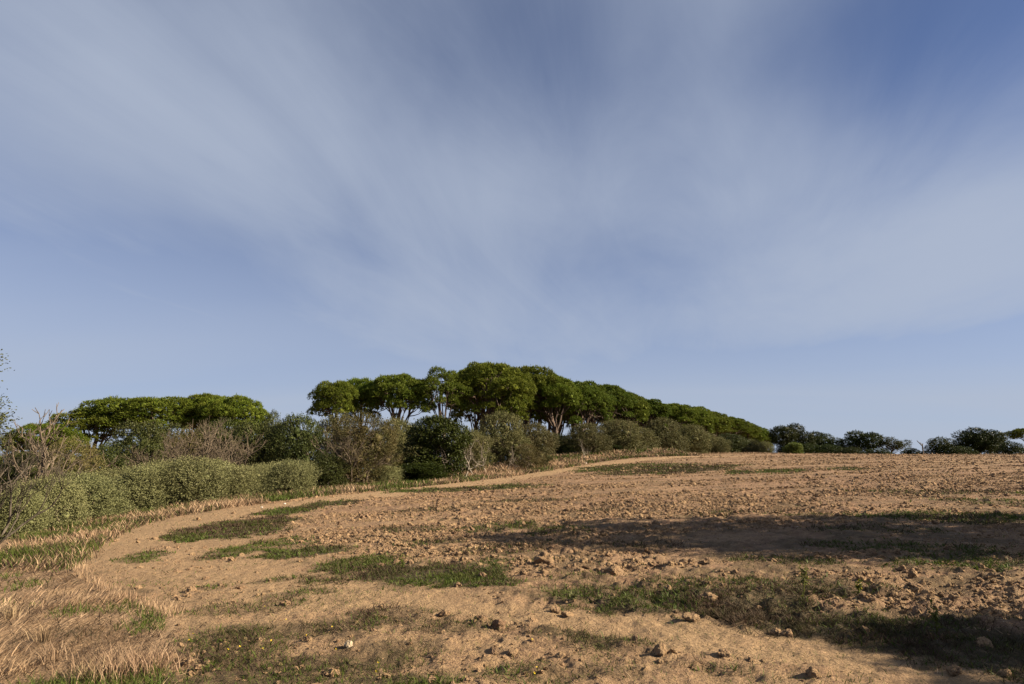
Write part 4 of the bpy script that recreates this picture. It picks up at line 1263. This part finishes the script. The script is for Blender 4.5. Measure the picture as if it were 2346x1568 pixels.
TUFT = [straw_tuft(1, 60, .26, .035), straw_tuft(2, 90, .24, .06), straw_tuft(3, 260, .26, .16)]
for px, py, k, lab in ((22, 1432, 0, 'pale fanned straw tuft at the left picture edge'),
                       (118, 1512, 1, 'upright pale straw tuft on the near bank'),
                       (255, 1545, 2, 'broad dense clump of standing straw at the bottom left'),
                       (330, 1540, 2, 'right half of the dense standing straw at the bottom left beside green grass'),
                       (100, 1470, 0, 'small straw tuft above the upright pale one'),
                       (205, 1560, 1, 'straw tuft at the bottom picture edge left of the dense clump')):
    p = at_base(px, py)
    o = link(bpy.data.objects.new('straw_tuft', None)); tag(link(bpy.data.objects.new('straw_blades', TUFT[k]), o), kind='stuff'); o.location = (*p, gz(*p) - .02); o.rotation_euler = (0, 0, px)
    tag(o, lab, 'straw tuft', 'standing straw tufts on the near bank')


# ------------------------------------------------------------------ clods and stones
def clod_mesh(seed, mat, rough=.36, sub=3):
    r = np.random.default_rng(seed)
    import bmesh
    bm = bmesh.new(); bmesh.ops.create_icosphere(bm, subdivisions=sub + 1, radius=1)
    bm.verts.ensure_lookup_table()
    v = np.array([w.co[:] for w in bm.verts]); f = np.array([[w.index for w in q.verts] for q in bm.faces]); bm.free()
    for k in range(10):
        d = rdir(1, r)[0]; c = r.uniform(.55, .9)
        t = v @ d
        v = np.where((t > c)[:, None], v - np.outer(t - c, d) * r.uniform(.6, 1), v)
    o = r.uniform(0, 50, 3)
    n = fbm(v[:, 0] * 2.6 + o[0], v[:, 1] * 2.6 + v[:, 2] * 1.7 + o[1], 5, seed, .62) + .6 * fbm(v[:, 2] * 4 + o[2], v[:, 0] * 4 - v[:, 1] * 3, 2, seed + 9)
    v = v * (1 + rough * n)[:, None]
    return mesh_np('clod', v, f, mat, False)


CL = [clod_mesh(s, M_CLOD) for s in (101, 102, 103, 104)]
ST = [clod_mesh(111, M_STONE, .26), clod_mesh(112, M_WHITESTONE, .12)]
SINGLE = [
    (1622, 1377, 42, .45, CL[0], 'soil_clod', 'large flat-topped soil clod in the grass strip at right', 'clod'),
    (1776, 1450, 24, .8, CL[1], 'soil_clod', 'rounded clod at the grass strip edge, left of a touching pair', 'clod'),
    (1803, 1453, 26, .85, CL[2], 'soil_clod', 'rounded clod at the grass strip edge, right of a touching pair', 'clod'),
    (2024, 1378, 30, .4, CL[3], 'soil_clod', 'low sunlit clod at the edge of the corner shadow', 'clod'),
    (1862, 1548, 30, .9, CL[0], 'soil_clod', 'upright clod with dark hollow beside it at the bottom right', 'clod'),
    (2186, 1540, 28, .8, CL[1], 'soil_clod', 'knobbly clod at the far bottom right on bare sand', 'clod'),
    (2304, 1546, 24, .8, CL[2], 'soil_clod', 'clod nearest the bottom right picture corner', 'clod'),
    (1582, 1424, 36, .55, CL[3], 'soil_clod', 'ragged clod at the lower edge of the grass strip', 'clod'),
    (2094, 1322, 22, 1.1, CL[0], 'soil_clod', 'pointed upright clod on the sunlit strip between the two shadows', 'clod'),
    (1050, 1344, 18, .9, CL[1], 'soil_clod', 'blocky clod at the lower edge of the middle grass patch', 'clod'),
    (1145, 1440, 36, .8, CL[2], 'soil_clod', 'tall clod with shaded side in the lower middle sand', 'clod'),
    (1512, 1502, 40, .8, CL[0], 'soil_clod', 'big broken clod beside dark holes in the lower middle', 'clod'),
    (1271, 1401, 24, .75, CL[3], 'soil_clod', 'left one of two clods at the left end of the grass strip', 'clod'),
    (1300, 1408, 28, .55, CL[1], 'soil_clod', 'right one of two clods at the left end of the grass strip', 'clod'),
    (884, 1549, 20, .7, CL[2], 'soil_clod', 'small clod among grass at the bottom left of centre', 'clod'),
    (1245, 1297, 46, .7, CL[0], 'soil_clod', 'heap-like clod standing out in the middle of the field', 'clod'),
    (1405, 1310, 40, .6, CL[2], 'soil_clod', 'broad clod right of the heap-like one in mid field', 'clod'),
    (1660, 1504, 30, .6, CL[1], 'soil_clod', 'clod right of the big broken one in the lower middle', 'clod'),
    (798, 1488, 22, .85, ST[0], 'pale_stone', 'pale rounded stone lying above the green grass', 'stone'),
    (1341, 1063, 9, .5, ST[1], 'white_stone', 'white stone at the foot of the pale forked stem', 'stone'),
    (1300, 1064, 5, .6, ST[1], 'white_stone', 'tiny white stone on the red-brown bank', 'stone'),
    (437, 1163, 7, .6, ST[1], 'white_stone', 'whitish stone at the foot of the dark-hearted shrub', 'stone'),
    (600, 1163, 6, .5, ST[1], 'white_stone', 'left whitish stone on the verge by the track', 'stone'),
    (652, 1155, 7, .5, ST[1], 'white_stone', 'right whitish stone on the verge by the track', 'stone'),
]
for i, (px, py, w, asp, me, nm, lab, cat) in enumerate(SINGLE):
    p = at_base(px, py); s = w / F0 * np.hypot(*p) / 2
    o = link(bpy.data.objects.new(nm, me)); o.location = (*p, gz(*p) + s * asp * .25); o.scale = (s, s * .9, s * asp); o.rotation_euler = (0, 0, i * 1.3)
    tag(o, lab, cat, 'single stones' if cat == 'stone' else 'single soil clods')


def clods_stuff():
    r = np.random.default_rng(55)
    n = 560000
    rad = 4.6 * (100 / 4.6) ** (r.uniform(0, 1, n) ** .8); a = r.uniform(R(-44), R(44), n)
    xy = np.c_[np.sin(a) * rad, np.cos(a) * rad]
    tr, fld, till = zones(*xy.T)
    x, y = xy.T
    ci, si = math.cos(R(-12)), math.sin(R(-12))
    rows = fbm((x * ci - y * si) * .12, (x * si + y * ci) * .7, 3, 120)
    cl = sstep(fbm(x * .9, y * .9, 3, 121), -.4, .35)
    prob = till * (.22 + .9 * cl) * sstep(rows, -.42, .12) + (1 - till) * fld * .05 * cl
    # fewer near the camera, where the photograph shows mostly sand
    prob *= .14 + .86 * sstep(rad, 6.5, 14)
    dens, _ = cover(x, y)
    prob *= 1 - .95 * dens
    keep = r.uniform(0, 1, n) < prob
    xy = xy[keep]; rad = rad[keep]; m = len(xy)
    big = r.uniform(0, 1, m)
    size = (.008 + .014 * big ** 3 + .026 * big ** 24) * (1 + np.minimum(rad / 34, 1.6))
    z = ground(*xy.T) + size * .0
    me = bpy.data.meshes.new('clods'); me.vertices.add(m)
    me.vertices.foreach_set('co', np.c_[xy, z].astype(np.float32).ravel())
    sc = np.c_[size * r.uniform(.8, 1.4, m), size * r.uniform(.8, 1.4, m), size * r.uniform(.45, .85, m)].astype(np.float32)
    at1 = me.attributes.new('clod_scale', 'FLOAT_VECTOR', 'POINT'); at1.data.foreach_set('vector', sc.ravel())
    ro = r.uniform(0, 6.28, (m, 3)).astype(np.float32); ro[:, :2] *= .12
    at2 = me.attributes.new('clod_rot', 'FLOAT_VECTOR', 'POINT'); at2.data.foreach_set('vector', ro.ravel())
    me.update()
    me.materials.append(M_CLOD)
    o = link(bpy.data.objects.new('clods', me)); tag(o, 'crumbs and clods of dry sandy earth strewn over the field', 'clods', kind='stuff')
    ng = bpy.data.node_groups.new('scatter_clods', 'GeometryNodeTree')
    ng.interface.new_socket('Geometry', in_out='INPUT', socket_type='NodeSocketGeometry')
    ng.interface.new_socket('Geometry', in_out='OUTPUT', socket_type='NodeSocketGeometry')
    N, L = ng.nodes, ng.links
    gi, go = N.new('NodeGroupInput'), N.new('NodeGroupOutput')
    g2i = N.new('GeometryNodeGeometryToInstance')
    for k in range(5):
        icos = N.new('GeometryNodeMeshIcoSphere'); icos.inputs['Radius'].default_value = 1; icos.inputs['Subdivisions'].default_value = 3
        sp = N.new('GeometryNodeSetPosition'); nz = N.new('ShaderNodeTexNoise'); nz.noise_dimensions = '4D'
        nz.inputs['W'].default_value = k * 3.7; nz.inputs['Scale'].default_value = 1.7; nz.inputs['Detail'].default_value = 5; nz.inputs['Roughness'].default_value = 0.62
        sub = N.new('ShaderNodeVectorMath'); sub.operation = 'SUBTRACT'; sub.inputs[1].default_value = (.5, .5, .5)
        mul = N.new('ShaderNodeVectorMath'); mul.operation = 'SCALE'; mul.inputs['Scale'].default_value = 2.0
        L.new(nz.outputs['Color'], sub.inputs[0]); L.new(sub.outputs[0], mul.inputs[0])
        L.new(icos.outputs[0], sp.inputs['Geometry']); L.new(mul.outputs[0], sp.inputs['Offset'])
        sm = N.new('GeometryNodeSetMaterial'); sm.inputs['Material'].default_value = M_CLOD
        L.new(sp.outputs[0], sm.inputs['Geometry'])
        L.new(sm.outputs[0], g2i.inputs[0])
    iop = N.new('GeometryNodeInstanceOnPoints'); iop.inputs['Pick Instance'].default_value = True
    L.new(gi.outputs[0], iop.inputs['Points']); L.new(g2i.outputs[0], iop.inputs['Instance'])
    for nm, sock in (('clod_scale', 'Scale'), ('clod_rot', 'Rotation')):
        na = N.new('GeometryNodeInputNamedAttribute'); na.data_type = 'FLOAT_VECTOR'; na.inputs['Name'].default_value = nm
        out = [s for s in na.outputs if s.enabled and s.name == 'Attribute'][0]
        if sock == 'Rotation':
            e2r = N.new('FunctionNodeEulerToRotation'); L.new(out, e2r.inputs[0]); out = e2r.outputs[0]
        L.new(out, iop.inputs[sock])
    L.new(iop.outputs[0], go.inputs[0])
    md = o.modifiers.new('scatter', 'NODES'); md.node_group = ng


clods_stuff()


# ------------------------------------------------------------------ weeds in the grass strip and small yellow flowers
def weed(seed, h, mat, leafsize=.05, n=40, heads=0):
    r = np.random.default_rng(seed)
    st = curve((0, 0, -.02), (r.normal(0, .08) * h, r.normal(0, .08) * h, h), (r.normal(0, .04), r.normal(0, .04), 0), 8, r)
    paths = [(st, np.linspace(.006, .0025, 8))]
    for k in range(6):
        a = r.uniform(0, 6.28); i = r.integers(2, 7)
        paths.append((curve(st[i], st[i] + np.array((math.cos(a) * .5, math.sin(a) * .5, .6)) * h * .3, (0, 0, -.02), 5, r), np.linspace(.003, .0015, 5)))
    pts = np.vstack([p for p, _ in paths])
    P = pts[r.integers(0, len(pts), n)]
    lv = leaves(P, norm(r.normal(0, 1, (n, 3)) + (0, 0, .5)), rdir(n, r), leafsize * r.uniform(.6, 1.3, n), leafsize * .4 * r.uniform(.7, 1.2, n))
    res = {'stem': mesh_np('stem', *tubes(paths, 4), mat, True), 'leaf_mass': mesh_np('leaf_mass', *lv, mat)}
    if heads:
        T = np.array([p[-1] for p, _ in paths])
        T = np.repeat(T, heads, 0) + r.normal(0, .01, (len(T) * heads, 3))
        res['flowers'] = mesh_np('flowers', *leaves(T, rdir(len(T), r), rdir(len(T), r), np.full(len(T), .016), np.full(len(T), .014)), M_FLOWER)
    return res


for px, base, top, seed, mat, heads, lab in ((1838, 1385, 1322, 1, M_FRESH, 0, 'tall yellowish weed stalk standing up from the grass strip'),
                                             (2137, 1456, 1396, 2, M_FRESH, 0, 'leafy weed stalk in the dark corner shadow'),
                                             (1960, 1366, 1338, 3, M_FRESH, 3, 'small weed with pale flower heads beside the shadow edge'),
                                             (1303, 1383, 1362, 4, M_OLIVE, 0, 'grey-leaved weed at the left end of the grass strip'),
                                             (922, 1302, 1272, 5, M_FRESH, 0, 'bright tall weed in the middle grass patch')):
    p = at_base(px, base); d = np.hypot(*p)
    place('weed', weed(seed, (base - top) / F0 * d, mat, .05, 60, heads), *p, lab, 'weed', 'single weeds on the field')

fl = np.random.default_rng(8)
FP = np.array([at_base(px, py) for px, py in ((655, 1440), (620, 1498), (548, 1505), (605, 1415), (600, 1520), (770, 1510), (865, 1545), (860, 1560), (1220, 1480),
                                              (440, 1470), (700, 1480), (760, 1450), (430, 1490), (1225, 1560), (1230, 1555), (520, 1520))])
P = np.repeat(np.c_[FP, [gz(*q) + fl.uniform(.06, .12) for q in FP]], 5, 0)
fv = leaves(P, norm(rdir(len(P), fl) + (0, 0, .4)), rdir(len(P), fl), np.full(len(P), .011), np.full(len(P), .010))
o = link(bpy.data.objects.new('yellow_flowers', mesh_np('yellow_flowers', *fv, M_FLOWER)))
tag(o, 'tiny yellow flowers dotted through the near grass', 'flowers', kind='stuff')
